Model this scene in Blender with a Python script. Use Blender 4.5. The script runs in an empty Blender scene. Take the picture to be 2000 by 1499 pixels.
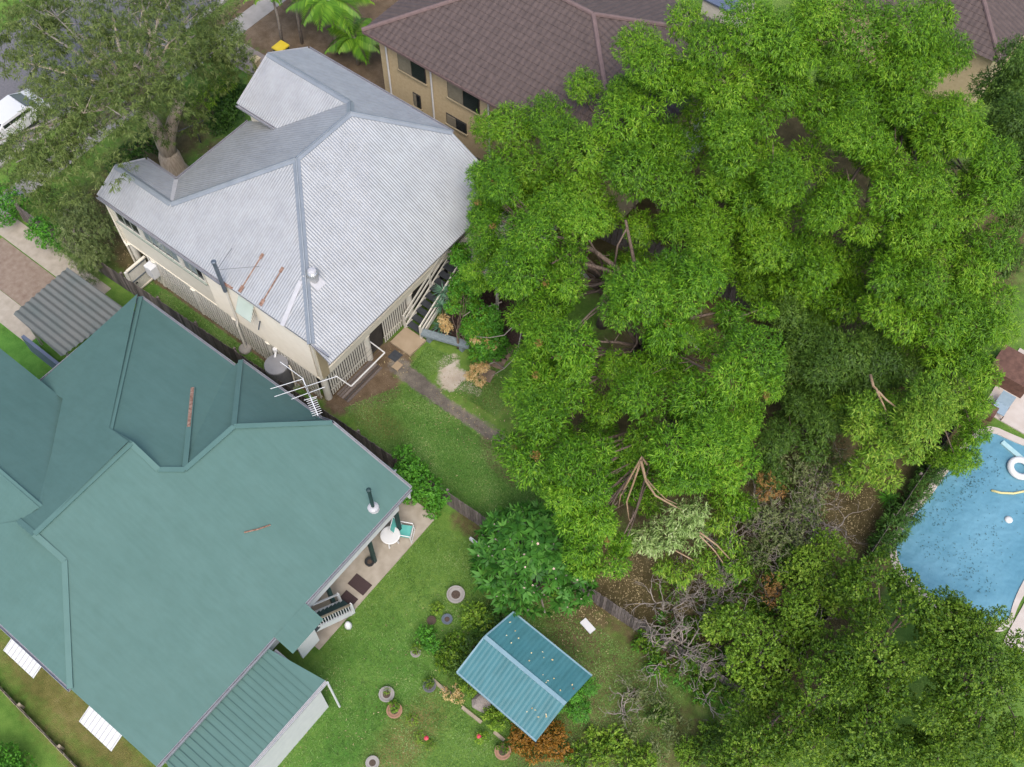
import bpy, math, random
import numpy as np
from mathutils import Vector
S = bpy.context.scene
COL = S.collection
R = math.radians

# ------------------------------------------------------------------ camera, sky, sun, exposure
cam = bpy.data.cameras.new("camera"); camo = bpy.data.objects.new("camera", cam); COL.objects.link(camo)
camo.location = (0, 0, 42)
camo.rotation_euler = (R(90-58.65), 0, R(127.8-90))
cam.sensor_fit = 'HORIZONTAL'; cam.sensor_width = 36; cam.lens = 36*2130/2000
cam.clip_start = .5; cam.clip_end = 2000
S.camera = camo
W = bpy.data.worlds.new("World"); S.world = W; W.use_nodes = True
nt = W.node_tree; bg = nt.nodes['Background']
sky = nt.nodes.new('ShaderNodeTexSky'); sky.sky_type = 'NISHITA'; sky.sun_disc = False
SUN_EL, SUN_AZ = 56, -44          # azimuth measured from +x towards +y
sky.sun_elevation = R(SUN_EL); sky.sun_rotation = R(90-SUN_AZ)
sky.air_density = 1.0; sky.dust_density = 3.0; sky.ozone_density = 1.0
nt.links.new(sky.outputs[0], bg.inputs[0]); bg.inputs[1].default_value = .15
sun = bpy.data.lights.new("sun", 'SUN'); suno = bpy.data.objects.new("sun", sun); COL.objects.link(suno)
sun.energy = 1.4; sun.angle = R(36); sun.color = (1, .96, .9)
suno.rotation_euler = (R(90-SUN_EL), 0, R(SUN_AZ+90))
suno.location = (20, -10, 60)
S.view_settings.view_transform = 'Standard'; S.view_settings.look = 'None'
S.view_settings.gamma = 1; S.view_settings.use_curve_mapping = False
S.view_settings.exposure = .97

# ------------------------------------------------------------------ materials
def lin(h):
    h = h.lstrip('#'); c = [int(h[i:i+2], 16)/255 for i in (0, 2, 4)]
    return tuple(x/12.92 if x <= .04045 else ((x+.055)/1.055)**2.4 for x in c)+(1,)
def newmat(name):
    m = bpy.data.materials.new(name); m.use_nodes = True
    t = m.node_tree; return m, t, t.nodes['Principled BSDF'], t.nodes.new, t.links.new
def mat(name, c1, c2=None, scale=6, rough=.6, metal=0, bump=0, bscale=None, stretch=None, spec=.5, detail=6, contrast=.5, streak=None):
    m, t, b, N, L = newmat(name)
    b.inputs['Roughness'].default_value = rough; b.inputs['Metallic'].default_value = metal
    b.inputs['Specular IOR Level'].default_value = spec
    c2 = c2 or c1; c1 = tuple(x*.72 for x in c1[:3]); c2 = tuple(x*.72 for x in c2[:3])
    g = N('ShaderNodeNewGeometry'); vec = g.outputs['Position']
    if stretch:
        mp = N('ShaderNodeMapping'); mp.inputs['Scale'].default_value = stretch; L(vec, mp.inputs[0]); vec = mp.outputs[0]
    n = N('ShaderNodeTexNoise'); n.inputs['Scale'].default_value = scale; n.inputs['Detail'].default_value = detail
    L(vec, n.inputs['Vector'])
    r = N('ShaderNodeValToRGB'); r.color_ramp.elements[0].position = .5-contrast/2; r.color_ramp.elements[1].position = .5+contrast/2
    r.color_ramp.elements[0].color = c1 if len(c1) == 4 else c1+(1,); r.color_ramp.elements[1].color = c2 if len(c2) == 4 else c2+(1,)
    L(n.outputs['Fac'], r.inputs[0]); out = r.outputs[0]
    for sv, sc, lo, hi in (streak or ()):
        mp = N('ShaderNodeMapping'); mp.inputs['Scale'].default_value = sv; L(g.outputs['Position'], mp.inputs[0])
        n3 = N('ShaderNodeTexNoise'); n3.inputs['Scale'].default_value = sc; n3.inputs['Detail'].default_value = 5; L(mp.outputs[0], n3.inputs['Vector'])
        r3 = N('ShaderNodeValToRGB'); r3.color_ramp.elements[0].position = .34; r3.color_ramp.elements[1].position = .6
        r3.color_ramp.elements[0].color = tuple(lo)+(1,); r3.color_ramp.elements[1].color = tuple(hi)+(1,); L(n3.outputs['Fac'], r3.inputs[0])
        x = N('ShaderNodeMix'); x.data_type = 'RGBA'; x.blend_type = 'MULTIPLY'; x.inputs[0].default_value = 1; L(out, x.inputs[6]); L(r3.outputs[0], x.inputs[7]); out = x.outputs[2]
    L(out, b.inputs['Base Color'])
    if bump:
        n2 = N('ShaderNodeTexNoise'); n2.inputs['Scale'].default_value = bscale or scale*4; n2.inputs['Detail'].default_value = 4; L(vec, n2.inputs['Vector'])
        bp_ = N('ShaderNodeBump'); bp_.inputs['Strength'].default_value = bump; bp_.inputs['Distance'].default_value = .03
        L(n2.outputs['Fac'], bp_.inputs['Height']); L(bp_.outputs[0], b.inputs['Normal'])
    return m
def foliage(name, cols, rough=.5, trans=.24, jitter=.3, spec=.22):
    m, t, b, N, L = newmat(name)
    a = N('ShaderNodeAttribute'); a.attribute_name = 'tint'
    oi = N('ShaderNodeObjectInfo')
    mm = N('ShaderNodeMath'); mm.operation = 'MULTIPLY_ADD'; mm.inputs[1].default_value = jitter; L(oi.outputs['Random'], mm.inputs[0])
    s = N('ShaderNodeMath'); s.operation = 'SUBTRACT'; s.inputs[1].default_value = jitter/2; L(a.outputs['Fac'], s.inputs[0]); L(s.outputs[0], mm.inputs[2])
    r = N('ShaderNodeValToRGB'); els = r.color_ramp.elements
    while len(els) < len(cols): els.new(.5)
    for i, c in enumerate(cols):
        els[i].position = i/(len(cols)-1); els[i].color = c if len(c) == 4 else tuple(c)+(1,)
    L(mm.outputs[0], r.inputs[0]); L(r.outputs[0], b.inputs['Base Color'])
    b.inputs['Roughness'].default_value = rough; b.inputs['Specular IOR Level'].default_value = spec
    tr = N('ShaderNodeBsdfTranslucent'); L(r.outputs[0], tr.inputs[0])
    mx = N('ShaderNodeMixShader'); mx.inputs[0].default_value = trans
    L(b.outputs[0], mx.inputs[1]); L(tr.outputs[0], mx.inputs[2]); L(mx.outputs[0], t.nodes['Material Output'].inputs[0])
    return m

M_ROOF = mat('corrugated galvanised steel', (.365, .378, .395), (.435, .447, .458), scale=1.1, rough=.52, metal=.2, contrast=.7, spec=.3, streak=[((.5, .5, .5), 9, (.93, .92, .90), (1, 1, 1)), ((1, 1, .2), 1.6, (.94, .94, .94), (1.03, 1.03, 1.03))])
M_CAP = mat('ridge flashing', (.27, .30, .33), (.34, .37, .40), scale=2, rough=.4, metal=.3)
M_GUT = mat('weathered gutter', (.30, .30, .33), (.40, .40, .43), scale=5, rough=.5, metal=.2)
M_LIGHTFLASH = mat('pale flashing', (.46, .455, .47), (.56, .55, .56), scale=5, rough=.5)
M_RUST = mat('rusted steel', (.16, .06, .03), (.42, .27, .2), scale=9, rough=.85, contrast=.4)
M_DARKMETAL = mat('dark grey steel', (.12, .15, .18), (.2, .23, .27), scale=7, rough=.45, metal=.4)
M_GALV = mat('bright galvanised steel', (.55, .55, .55), (.7, .7, .7), scale=9, rough=.35, metal=.6)
M_CREAM = mat('cream paint', (.78, .72, .59), (.86, .80, .67), scale=3, rough=.6)
M_CREAMD = mat('grey cream paint', (.66, .63, .55), (.78, .75, .67), scale=6, rough=.65)
M_TAN = mat('tan paint', (.40, .33, .21), (.46, .38, .25), scale=3, rough=.6)
M_WHITE = mat('white paint', (.70, .71, .72), (.8, .8, .8), scale=4, rough=.5)
M_WHITEP = mat('white plastic', (.78, .78, .77), (.85, .85, .84), scale=4, rough=.35)
M_SAGE = mat('sage green sill paint', (.30, .34, .28), (.37, .41, .35), scale=5, rough=.6)
M_GLASS = mat('window glass', (.22, .27, .28), (.34, .40, .41), scale=1.5, rough=.08, spec=.9)
M_GLASSD = mat('dark window opening', (.015, .017, .02), (.04, .045, .05), scale=2, rough=.08, spec=.8)
M_HOOD = mat('pale green awning sheet', (.40, .47, .40), (.48, .55, .48), scale=2, rough=.5)
M_DARK = mat('dark timber and painted shade', (.03, .027, .024), (.06, .05, .045), scale=5, rough=.8)  # near black: paints shade into undercroft and doorway, also dark window surrounds
M_TREAD = mat('charcoal stair tread', (.035, .04, .05), (.06, .068, .08), scale=8, rough=.55)
M_SLEEPER = mat('weathered blue grey timber', (.16, .21, .24), (.3, .36, .39), scale=4, rough=.8, stretch=(2, 6, 6), bump=.4)
M_PALING = mat('weathered hardwood paling', (.07, .055, .05), (.21, .175, .16), scale=3, rough=.9, stretch=(9, 9, 1), bump=.3)
M_CONC = mat('concrete', (.36, .31, .24), (.5, .44, .36), scale=3, rough=.9, bump=.15)
M_CONCG = mat('grey concrete', (.30, .28, .25), (.42, .39, .36), scale=2, rough=.9, bump=.15)
M_PADT = mat('tan concrete', (.36, .27, .17), (.46, .36, .25), scale=2, rough=.9, bump=.15)
M_PAVER = mat('brown paver', (.22, .15, .11), (.30, .22, .17), scale=8, rough=.9, bump=.2)
M_TANK = mat('grey tank plastic', (.13, .13, .135), (.17, .17, .175), scale=3, rough=.5)
M_TANKLID = mat('grey tank lid', (.27, .27, .28), (.33, .33, .34), scale=3, rough=.5)
M_GREEN = mat('faded green roof sheet', (.098, .188, .166), (.115, .212, .189), scale=.6, rough=.6, contrast=.8, spec=.15, streak=[((.22, 1.6, .4), 1.5, (.965, .97, .965), (1.015, 1.01, 1.01)), ((1, 1, 1), 2.3, (.975, .97, .965), (1.01, 1.01, 1.01)), ((.3, 1.2, .5), 6, (.96, .96, .95), (1, 1, 1))])
M_GREENR = mat('green ridge cap', (.105, .20, .177), (.12, .22, .196), scale=2, rough=.55, spec=.2)
M_TEAL = mat('dark teal paint', (.008, .035, .035), (.02, .06, .058), scale=2, rough=.6)
M_GAZ = mat('teal corrugated steel', (.04, .17, .19), (.08, .23, .25), scale=.7, rough=.5, contrast=.8, streak=[((1.6, .5, .5), 3, (.9, .9, .88), (1.04, 1.04, 1.04))])
M_GAZCAP = mat('pale blue trim', (.20, .33, .38), (.26, .4, .45), scale=3, rough=.45)
M_CARPORT = mat('grey green sheeting', (.10, .125, .115), (.17, .165, .15), scale=.9, rough=.6, contrast=.7)
M_TILE = mat('brown concrete tile', (.078, .054, .048), (.125, .088, .078), scale=3.5, rough=.8, bump=.2)
M_TILER = mat('ridge tile', (.15, .10, .095), (.21, .14, .13), scale=4, rough=.8)
M_BRICK = mat('cream brick', (.56, .43, .25), (.68, .54, .34), scale=7, rough=.85, bump=.2)
M_BARKB = mat('brown bark', (.11, .075, .052), (.26, .19, .15), scale=5, rough=.9, stretch=(3, 3, .7), bump=.6)
M_BARKP = mat('paperbark', (.40, .31, .23), (.75, .62, .48), scale=4, rough=.9, stretch=(4, 4, .5), bump=.8)
M_DEADWOOD = mat('grey dead wood', (.25, .21, .18), (.45, .39, .34), scale=8, rough=.9)
M_TANWOOD = mat('torn tan wood', (.30, .19, .10), (.48, .34, .22), scale=8, rough=.85)
M_TERRA = mat('terracotta', (.33, .17, .10), (.42, .25, .16), scale=8, rough=.85)
M_SOIL = mat('potting soil', (.05, .035, .025), (.13, .09, .065), scale=20, rough=1)
M_MULCH = mat('dark bark mulch', (.025, .015, .012), (.10, .06, .048), scale=22, rough=1, bump=.8)
M_AQUA = mat('aqua sling fabric', (.10, .46, .40), (.16, .55, .48), scale=6, rough=.6)
M_CARW = mat('white car paint', (.78, .78, .78), (.82, .82, .82), scale=1, rough=.2, spec=.7)
M_BLACK = mat('black rubber', (.015, .015, .017), (.03, .03, .032), scale=9, rough=.7)
M_YELLOW = mat('yellow plastic', (.72, .52, .02), (.8, .6, .04), scale=3, rough=.4)
M_BLUEROOF = mat('blue grey sheet', (.10, .13, .20), (.14, .17, .25), scale=1, rough=.5)
M_NOODLE = mat('pale yellow foam', (.66, .58, .25), (.72, .65, .32), scale=5, rough=.6)
M_TILEPALE = mat('pale poolside paving', (.55, .47, .41), (.66, .59, .53), scale=2.5, rough=.8, bump=.1)
M_ASPH = mat('asphalt', (.13, .125, .135), (.20, .19, .20), scale=9, rough=.9, bump=.2)
M_WOODR = mat('red brown timber', (.10, .045, .03), (.2, .1, .07), scale=5, rough=.8)
M_TIMBERP = mat('pale edging timber', (.33, .27, .18), (.45, .38, .28), scale=5, rough=.85)
M_STONE = mat('grey pink stone', (.26, .22, .19), (.36, .31, .28), scale=5, rough=.9, bump=.4)
M_WIRE = mat('grey wire', (.09, .09, .1), (.12, .12, .13), scale=4, rough=.5)
M_RED = mat('red flower', (.6, .04, .08), (.7, .07, .1), scale=8, rough=.6)

_t = M_PALING.node_tree; _b = _t.nodes['Principled BSDF']; _l = _b.inputs['Base Color'].links[0].from_socket
_o = _t.nodes.new('ShaderNodeObjectInfo'); _h = _t.nodes.new('ShaderNodeHueSaturation'); _m = _t.nodes.new('ShaderNodeMath'); _m.operation = 'MULTIPLY_ADD'; _m.inputs[1].default_value = 1.1; _m.inputs[2].default_value = .55
_t.links.new(_o.outputs['Random'], _m.inputs[0]); _t.links.new(_m.outputs[0], _h.inputs['Value']); _t.links.new(_l, _h.inputs['Color']); _t.links.new(_h.outputs[0], _b.inputs['Base Color'])
G_GUM = foliage('gum leaf', [(.030, .085, .006), (.072, .19, .009), (.135, .29, .012), (.25, .40, .035)])
G_GUM2 = foliage('gum leaf outer', [(.034, .09, .006), (.08, .195, .009), (.14, .285, .012), (.24, .38, .03)])
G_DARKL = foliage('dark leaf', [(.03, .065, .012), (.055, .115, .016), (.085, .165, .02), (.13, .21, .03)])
G_PALE = foliage('wilted pale leaf', [(.11, .18, .04), (.20, .31, .08), (.33, .43, .16), (.48, .53, .28)], jitter=.2)
G_LIME = foliage('lime leaf', [(.05, .12, .012), (.105, .22, .016), (.18, .31, .025), (.29, .38, .05)])
G_BUSH = foliage('round leaf', [(.06, .125, .012), (.115, .22, .017), (.18, .30, .025), (.28, .38, .05)])
G_BUSH2 = foliage('deep round leaf', [(.028, .068, .007), (.062, .132, .009), (.115, .205, .012), (.20, .29, .035)])
G_PAPER = foliage('paperbark leaf', [(.045, .07, .018), (.085, .125, .026), (.13, .175, .04), (.20, .23, .08)])
G_WEEP = foliage('weeping leaf', [(.06, .095, .035), (.11, .155, .05), (.16, .21, .065), (.23, .27, .12)])
G_HEDGE = foliage('hedge leaf', [(.018, .05, .010), (.035, .09, .014), (.06, .14, .02), (.09, .19, .03)])
G_VIVID = foliage('vivid shrub leaf', [(.03, .11, .012), (.06, .20, .018), (.09, .28, .022), (.14, .36, .035)])
G_PENCIL = foliage('conifer spray', [(.03, .115, .012), (.055, .185, .018), (.085, .25, .022), (.12, .31, .03)])
G_BLUEG = foliage('blue green spike', [(.06, .15, .09), (.11, .24, .15), (.18, .33, .23)], jitter=.2)
G_FRANG = foliage('frangipani leaf', [(.022, .085, .012), (.042, .145, .017), (.07, .205, .025), (.13, .29, .05)], rough=.5, spec=.2)
G_ORANGE = foliage('dry orange leaf', [(.18, .085, .025), (.30, .165, .05), (.42, .27, .1)], jitter=.2)
G_CREAML = foliage('dead cream leaf', [(.40, .23, .07), (.62, .45, .2), (.75, .6, .36)], jitter=.2)
G_CROTON = foliage('bronze croton leaf', [(.10, .07, .008), (.19, .09, .01), (.27, .12, .015), (.32, .19, .03)])
G_DRY = foliage('grey green dry leaf', [(.06, .085, .03), (.115, .15, .05), (.17, .205, .075), (.26, .25, .14)])
G_PALM = foliage('palm leaf', [(.045, .12, .010), (.075, .18, .013), (.115, .24, .016), (.19, .31, .03)], rough=.4)
G_LITTER = foliage('fallen leaf', [(.06, .04, .02), (.15, .11, .055), (.28, .22, .12), (.45, .37, .2)], trans=0, jitter=0)
G_DEBRIS = foliage('pool debris', [(.02, .05, .05), (.04, .09, .09), (.07, .12, .11)], trans=0, jitter=0)

# ------------------------------------------------------------------ mesh helpers
WL = {}
class MB:
    def __init__(s): s.v = []; s.f = []
    def add(s, vs, fs):
        o = len(s.v); s.v += [tuple(p) for p in vs]; s.f += [tuple(i+o for i in f) for f in fs]; return s
    def box(s, x0, x1, y0, y1, z0, z1):
        return s.add([(x, y, z) for z in (z0, z1) for y in (y0, y1) for x in (x0, x1)],
                     [(0, 2, 3, 1), (4, 5, 7, 6), (0, 1, 5, 4), (2, 6, 7, 3), (0, 4, 6, 2), (1, 3, 7, 5)])
    def bar(s, p, q, w, h=None, up=(0, 0, 1)):
        p, q, up = Vector(p), Vector(q), Vector(up); h = h or w
        d = (q-p).normalized(); a = d.cross(up)
        if a.length < 1e-4: a = d.cross(Vector((1, 0, 0)))
        a.normalize(); b = a.cross(d)
        c = [(-w/2, -h/2), (w/2, -h/2), (w/2, h/2), (-w/2, h/2)]
        return s.add([e+a*i+b*j for e in (p, q) for i, j in c], [(3, 2, 1, 0), (4, 5, 6, 7)]+[(k, (k+1) % 4, 4+(k+1) % 4, 4+k) for k in range(4)])
    def tube(s, pts, rad, n=6):
        pts = [Vector(p) for p in pts]; rad = rad if isinstance(rad, (list, tuple)) else [rad]*len(pts)
        vs = []; fs = []; a = None
        for i, p in enumerate(pts):
            d = (pts[min(i+1, len(pts)-1)]-pts[max(i-1, 0)]).normalized()
            if a is None:
                a = d.cross(Vector((0, 0, 1)))
                if a.length < 1e-3: a = Vector((1, 0, 0))
            a = (a-d*a.dot(d)).normalized(); b = d.cross(a)
            vs += [p+(a*math.cos(2*math.pi*k/n)+b*math.sin(2*math.pi*k/n))*rad[i] for k in range(n)]
        for i in range(len(pts)-1):
            fs += [(i*n+k, i*n+(k+1) % n, (i+1)*n+(k+1) % n, (i+1)*n+k) for k in range(n)]
        fs += [tuple(range(n-1, -1, -1)), tuple(range((len(pts)-1)*n, len(pts)*n))]
        return s.add(vs, fs)
    def lathe(s, cx, cy, prof, n=20):
        vs = []; fs = []; m = len(prof)
        for r, z in prof:
            vs += [(cx+r*math.cos(2*math.pi*k/n), cy+r*math.sin(2*math.pi*k/n), z) for k in range(n)]
        for i in range(m-1):
            fs += [(i*n+k, i*n+(k+1) % n, (i+1)*n+(k+1) % n, (i+1)*n+k) for k in range(n)]
        fs += [tuple(range(n-1, -1, -1)), tuple(range((m-1)*n, m*n))]
        return s.add(vs, fs)
    def prism(s, pts, off):
        n = len(pts); off = Vector(off); a = [Vector(p) for p in pts]
        return s.add(a+[p+off for p in a], [tuple(range(n-1, -1, -1)), tuple(range(n, 2*n))]+[(k, (k+1) % n, n+(k+1) % n, n+k) for k in range(n)])
    def build(s, name, m, parent=None, smooth=False, **props):
        o0 = WL.get(parent.name, (0, 0, 0)) if parent else (0, 0, 0)
        me = bpy.data.meshes.new(name)
        me.from_pydata([(x-o0[0], y-o0[1], z-o0[2]) for x, y, z in s.v], [], s.f); me.update()
        if smooth: me.polygons.foreach_set('use_smooth', [True]*len(me.polygons))
        me.materials.append(m)
        o = bpy.data.objects.new(name, me); COL.objects.link(o)
        if parent: o.parent = parent
        WL[o.name] = o0
        for k, v in props.items(): o[k] = v
        return o
def T(name, label, cat, loc, group=None):
    o = bpy.data.objects.new(name, None); COL.objects.link(o); o.location = loc; o.empty_display_size = .2
    o['label'] = label; o['category'] = cat
    if group: o['group'] = group
    WL[o.name] = tuple(loc); return o
def tag(o, label, cat, group=None):
    o['label'] = label; o['category'] = cat
    if group: o['group'] = group
    return o
def dup(o, dx=0, dy=0, dz=0, parent=None):
    c = o.copy(); COL.objects.link(c); c.parent = parent or o.parent
    c.location = (o.location[0]+dx, o.location[1]+dy, o.location[2]+dz); WL[c.name] = WL[o.name]
    return c
def struct(o): o['kind'] = 'structure'; return o

def sheet(poly, down, pitch, amp, sub=4, courses=None, lip=0):
    """A roof plane: ribs run along `down`, sampled across it and cut to the polygon."""
    P = [Vector(p) for p in poly]; nrm = Vector((0, 0, 0))
    for i in range(len(P)): nrm += P[i].cross(P[(i+1) % len(P)])
    nrm.normalize()
    if nrm.z < 0: nrm = -nrm
    d = Vector(down); d = (d-nrm*d.dot(nrm)).normalized(); e = d.cross(nrm).normalized(); o = P[0]
    q = [((p-o).dot(e), (p-o).dot(d)) for p in P]
    s0, s1 = min(a for a, _ in q), max(a for a, _ in q)
    ss = sorted(set(list(np.arange(s0, s1, pitch/sub))+[a for a, _ in q]+[s1])); ss[0] += 1e-4; ss[-1] -= 1e-4
    ss = [v for i, v in enumerate(ss) if i == 0 or v-ss[i-1] > 1e-3]
    m = MB(); prev = None
    tmin = min(b for _, b in q); tmax = max(b for _, b in q)
    lev = [0, 1] if not courses else None
    for v in ss:
        ts = []
        for i in range(len(q)):
            (a0, b0), (a1, b1) = q[i], q[(i+1) % len(q)]
            if (a0-v)*(a1-v) <= 0 and abs(a1-a0) > 1e-9: ts.append(b0+(b1-b0)*(v-a0)/(a1-a0))
        if len(ts) < 2: prev = None; continue
        ta, tb = min(ts), max(ts); h = amp*math.cos(2*math.pi*v/pitch)
        if not courses: row = [(ta, h), (tb, h)]
        else:
            row = []; k = 0; c = tmin
            while c < tmax:
                row += [(min(max(c, ta), tb), h), (min(max(c+courses*.97, ta), tb), h+lip)]; c += courses
        idx = len(m.v); m.v += [tuple(o+e*v+d*t+nrm*(hh+.012)) for t, hh in row]
        if prev is not None:
            m.f += [(prev+i, prev+i+1, idx+i+1, idx+i) for i in range(len(row)-1)]
        prev = idx
    return m
def nrm3(a, b, c):
    n = (Vector(b)-Vector(a)).cross(Vector(c)-Vector(a)).normalized(); return n if n.z > 0 else -n
def cap(p, q, n1, n2, w=.16, roll=.035, lift=.045):
    p, q = Vector(p), Vector(q); d = (q-p).normalized(); up = (n1+n2).normalized(); m = MB()
    side = d.cross(up)
    for n in (n1, n2):
        wv = d.cross(n).normalized()
        # the wing that lies on this plane points away from the other plane
        if wv.dot(side)*(1 if n is n1 else 1) == 0: pass
    w1 = d.cross(n1).normalized(); w2 = d.cross(n2).normalized()
    if w1.z > 0: w1 = -w1
    if w2.z > 0: w2 = -w2
    if abs(w1.z) < 1e-6 and w1.dot(w2) > 0: w1 = -w1
    l = up*lift
    m.add([p+l+w1*w, p+l*1.5, p+l+w2*w, q+l+w1*w, q+l*1.5, q+l+w2*w, p+w1*w, p+w2*w, q+w1*w, q+w2*w],
          [(0, 1, 4, 3), (1, 2, 5, 4), (6, 0, 3, 8), (2, 7, 9, 5), (0, 6, 7, 2, 1), (3, 4, 5, 9, 8)])
    m.tube([p+l*1.5, q+l*1.5], roll, 6)
    return m

# ------------------------------------------------------------------ ground with worn, paved and planted areas
def ground():
    xs = np.concatenate([[-600, -250, -120, -75], np.arange(-56, 13, .28), [18, 30, 60, 150, 400]])
    ys = np.concatenate([[-400, -120, -40, -12], np.arange(-5, 46, .28), [52, 62, 80, 120, 250, 600]])
    X, Y = np.meshgrid(xs, ys, indexing='ij'); nx, ny = X.shape
    P = np.stack([X.ravel(), Y.ravel()], 1)
    def blob(x, y, rx, ry=None, a=0):
        ry = ry or rx; c, s = math.cos(R(a)), math.sin(R(a))
        u = ((P[:, 0]-x)*c+(P[:, 1]-y)*s)/rx; v = (-(P[:, 0]-x)*s+(P[:, 1]-y)*c)/ry
        return np.clip(1.5-np.sqrt(u*u+v*v), 0, 1)
    def band(pts, w):
        d = np.full(len(P), 1e9)
        for a, b in zip(pts[:-1], pts[1:]):
            a = np.array(a[:2]); b = np.array(b[:2]); ab = b-a
            t = np.clip(((P-a)@ab)/(ab@ab), 0, 1); d = np.minimum(d, np.linalg.norm(P-a-t[:, None]*ab, axis=1))
        return np.clip(1.5-d/w, 0, 1)
    def rect(x0, x1, y0, y1, f=.5):
        dx = np.maximum(x0-P[:, 0], P[:, 0]-x1); dy = np.maximum(y0-P[:, 1], P[:, 1]-y1)
        return np.clip(.5-np.maximum(dx, dy)/f, 0, 1)
    mx = lambda *a: np.max(np.stack(a), 0)
    dirt = mx(band([(-21.2, 14.9), (-21.0, 17.4), (-20.9, 18.2)], .85), blob(-20.2, 16.4, .9, 1.1)*.9, rect(-34.5, -21.9, 15.0, 25.5, .2),
              band([(-33, 14.3), (-27, 14.3), (-22, 14.3)], .16)*.8, blob(-24.2, 14.1, 1.3, .5)*.8, blob(-17.2, 20.2, .8)*.55,
              band([(-14.61,17.38,0), (-13.73,16.8,0), (-12.66,16.69,0)], .55)*.9, blob(-36.6, 18.6, 2.6, 1.7)*.8, blob(-36.2, 22.0, 1.0, 1.2)*.75,
              rect(-44, -24, 28.3, 60, 2)*.9, band([(-25.95,19.11,0), (-23.21,18.25,0)], .2)*0)
    litter = mx(blob(-37.5, 15.6, 2.6, 1.9)*.95, blob(-34.6, 14.6, 1.6, 1.0)*.85, blob(-39, 20.8, 1.8, 5)*.9, rect(-14, 1.2, 17.2, 32, 3)*.95, rect(-7.4, 1, 14.2, 20, 1.2)*.98,
                 blob(*(-7.66,14.98,0)[:2], 2.6, 2.2)*.95, blob(*(0.11,24.47,0)[:2], 2.6, 2.4)*.95, rect(-25, 0, 26.5, 45, 2)*.9,
                 blob(*(-4.3,12.01,0)[:2], 2.6, 2.4)*.6, blob(*(-6.6,12.81,0)[:2], 1.6, 1.5)*.75, rect(-6, 12, 5, 13.6, 2)*.6, rect(.8, 2.2, 13, 32, .5),
                 band([(-13.3, 13.6), (-8, 13.8), (-2, 14.1)], .5)*.7)
    path = mx(band([(-20.46,17.81,0), (-19.14,17.69,0), (-17.98,17.57,0)], .42), band([(-17.98,17.57,0), (-17.1,17.58,0), (-15.66,17.61,0), (-13.42,17.67,0)], .33)*.86)
    sand = mx(blob(*(-17.85,18.79,0)[:2], .75, .6, 30), blob(*(-18.62,19.24,0)[:2], .45, .6)*.95, blob(*(-16.87,18.94,0)[:2], .5, .35)*.8)
    lush = mx(blob(-30, 13.9, 2.6, .7), blob(-15.3, 15.6, 3.6, 1.9)*.95, blob(-35.0, 20.9, 1.9, 2.8),
              blob(-11.6, 6.2, 2.5, 4.2)*.55, blob(-34.6, 5.5, 3, 4), blob(-12.8, 16.2, 1.8, 2.5)*.9, blob(-10.5, 2.2, 2, 3)*.7)
    dry = mx(blob(-19.2, 15.1, 1.6, .7)*.75, blob(-9.2, 5.2, 1.0, 2.6)*.7, blob(-29.5, 14.1, .6, .3)*.6, blob(-16.2, 19.2, 1.2, 1)*.5, blob(-20, -1.6, 6, .8)*.8, blob(-17, -2.6, 6, .6)*.6,
             blob(-9.4, 11.8, 1.0, 1.2)*.6)
    Z = np.zeros(len(P)); V = np.stack([P[:, 0], P[:, 1], Z], 1)
    ii, jj = np.meshgrid(np.arange(nx-1), np.arange(ny-1), indexing='ij'); a = (ii*ny+jj).ravel()
    F = np.stack([a, a+ny, a+ny+1, a+1], 1)
    me = bpy.data.meshes.new('ground'); me.from_pydata(V.tolist(), [], F.tolist()); me.update()
    for nm, c in (('zone_a', (dirt, litter, path)), ('zone_b', (sand, lush, dry))):
        at = me.attributes.new(nm, 'FLOAT_COLOR', 'POINT')
        at.data.foreach_set('color', np.stack(list(c)+[np.ones(len(P))], 1).astype(np.float32).ravel())
    m, t, b, N, L = newmat('lawn and bare earth')
    g = N('ShaderNodeNewGeometry')
    def noise(sc, det=6, rough=.6):
        n = N('ShaderNodeTexNoise'); n.inputs['Scale'].default_value = sc; n.inputs['Detail'].default_value = det; n.inputs['Roughness'].default_value = rough
        L(g.outputs['Position'], n.inputs['Vector']); return n.outputs['Fac']
    def ramp(f, stops):
        r = N('ShaderNodeValToRGB'); e = r.color_ramp.elements
        while len(e) < len(stops): e.new(.5)
        for i, (p, c) in enumerate(stops): e[i].position = p; e[i].color = tuple(c)+(1,)
        L(f, r.inputs[0]); return r.outputs[0]
    def mix(f, a, c):
        x = N('ShaderNodeMix'); x.data_type = 'RGBA'; L(f, x.inputs[0]); L(a, x.inputs[6]); L(c, x.inputs[7]); return x.outputs[2]
    n_big, n_mid, n_fine, n_edge = noise(.35, 3), noise(2.2), noise(24, 5, .75), noise(3.2, 9, .72)
    def madd(a, k, c):
        x = N('ShaderNodeMath'); x.operation = 'MULTIPLY_ADD'; L(a, x.inputs[0]); x.inputs[1].default_value = k
        (L(c, x.inputs[2]) if hasattr(c, 'is_linked') else setattr(x.inputs[2], 'default_value', c)); return x.outputs[0]
    blend = madd(n_fine, .42, madd(n_mid, .45, madd(n_big, .45, -.15)))
    grass = ramp(blend, [(.3, (.04, .085, .012)), (.48, (.088, .17, .028)), (.62, (.135, .22, .042)), (.8, (.22, .26, .09))])
    lushc = ramp(blend, [(.3, (.032, .09, .012)), (.5, (.068, .175, .028)), (.65, (.10, .225, .04)), (.8, (.16, .27, .07))])
    dryc = ramp(blend, [(.3, (.07, .075, .018)), (.5, (.14, .13, .04)), (.75, (.24, .2, .085))])
    dirtc = ramp(blend, [(.3, (.06, .04, .022)), (.5, (.125, .088, .055)), (.7, (.2, .15, .105))])
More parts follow.
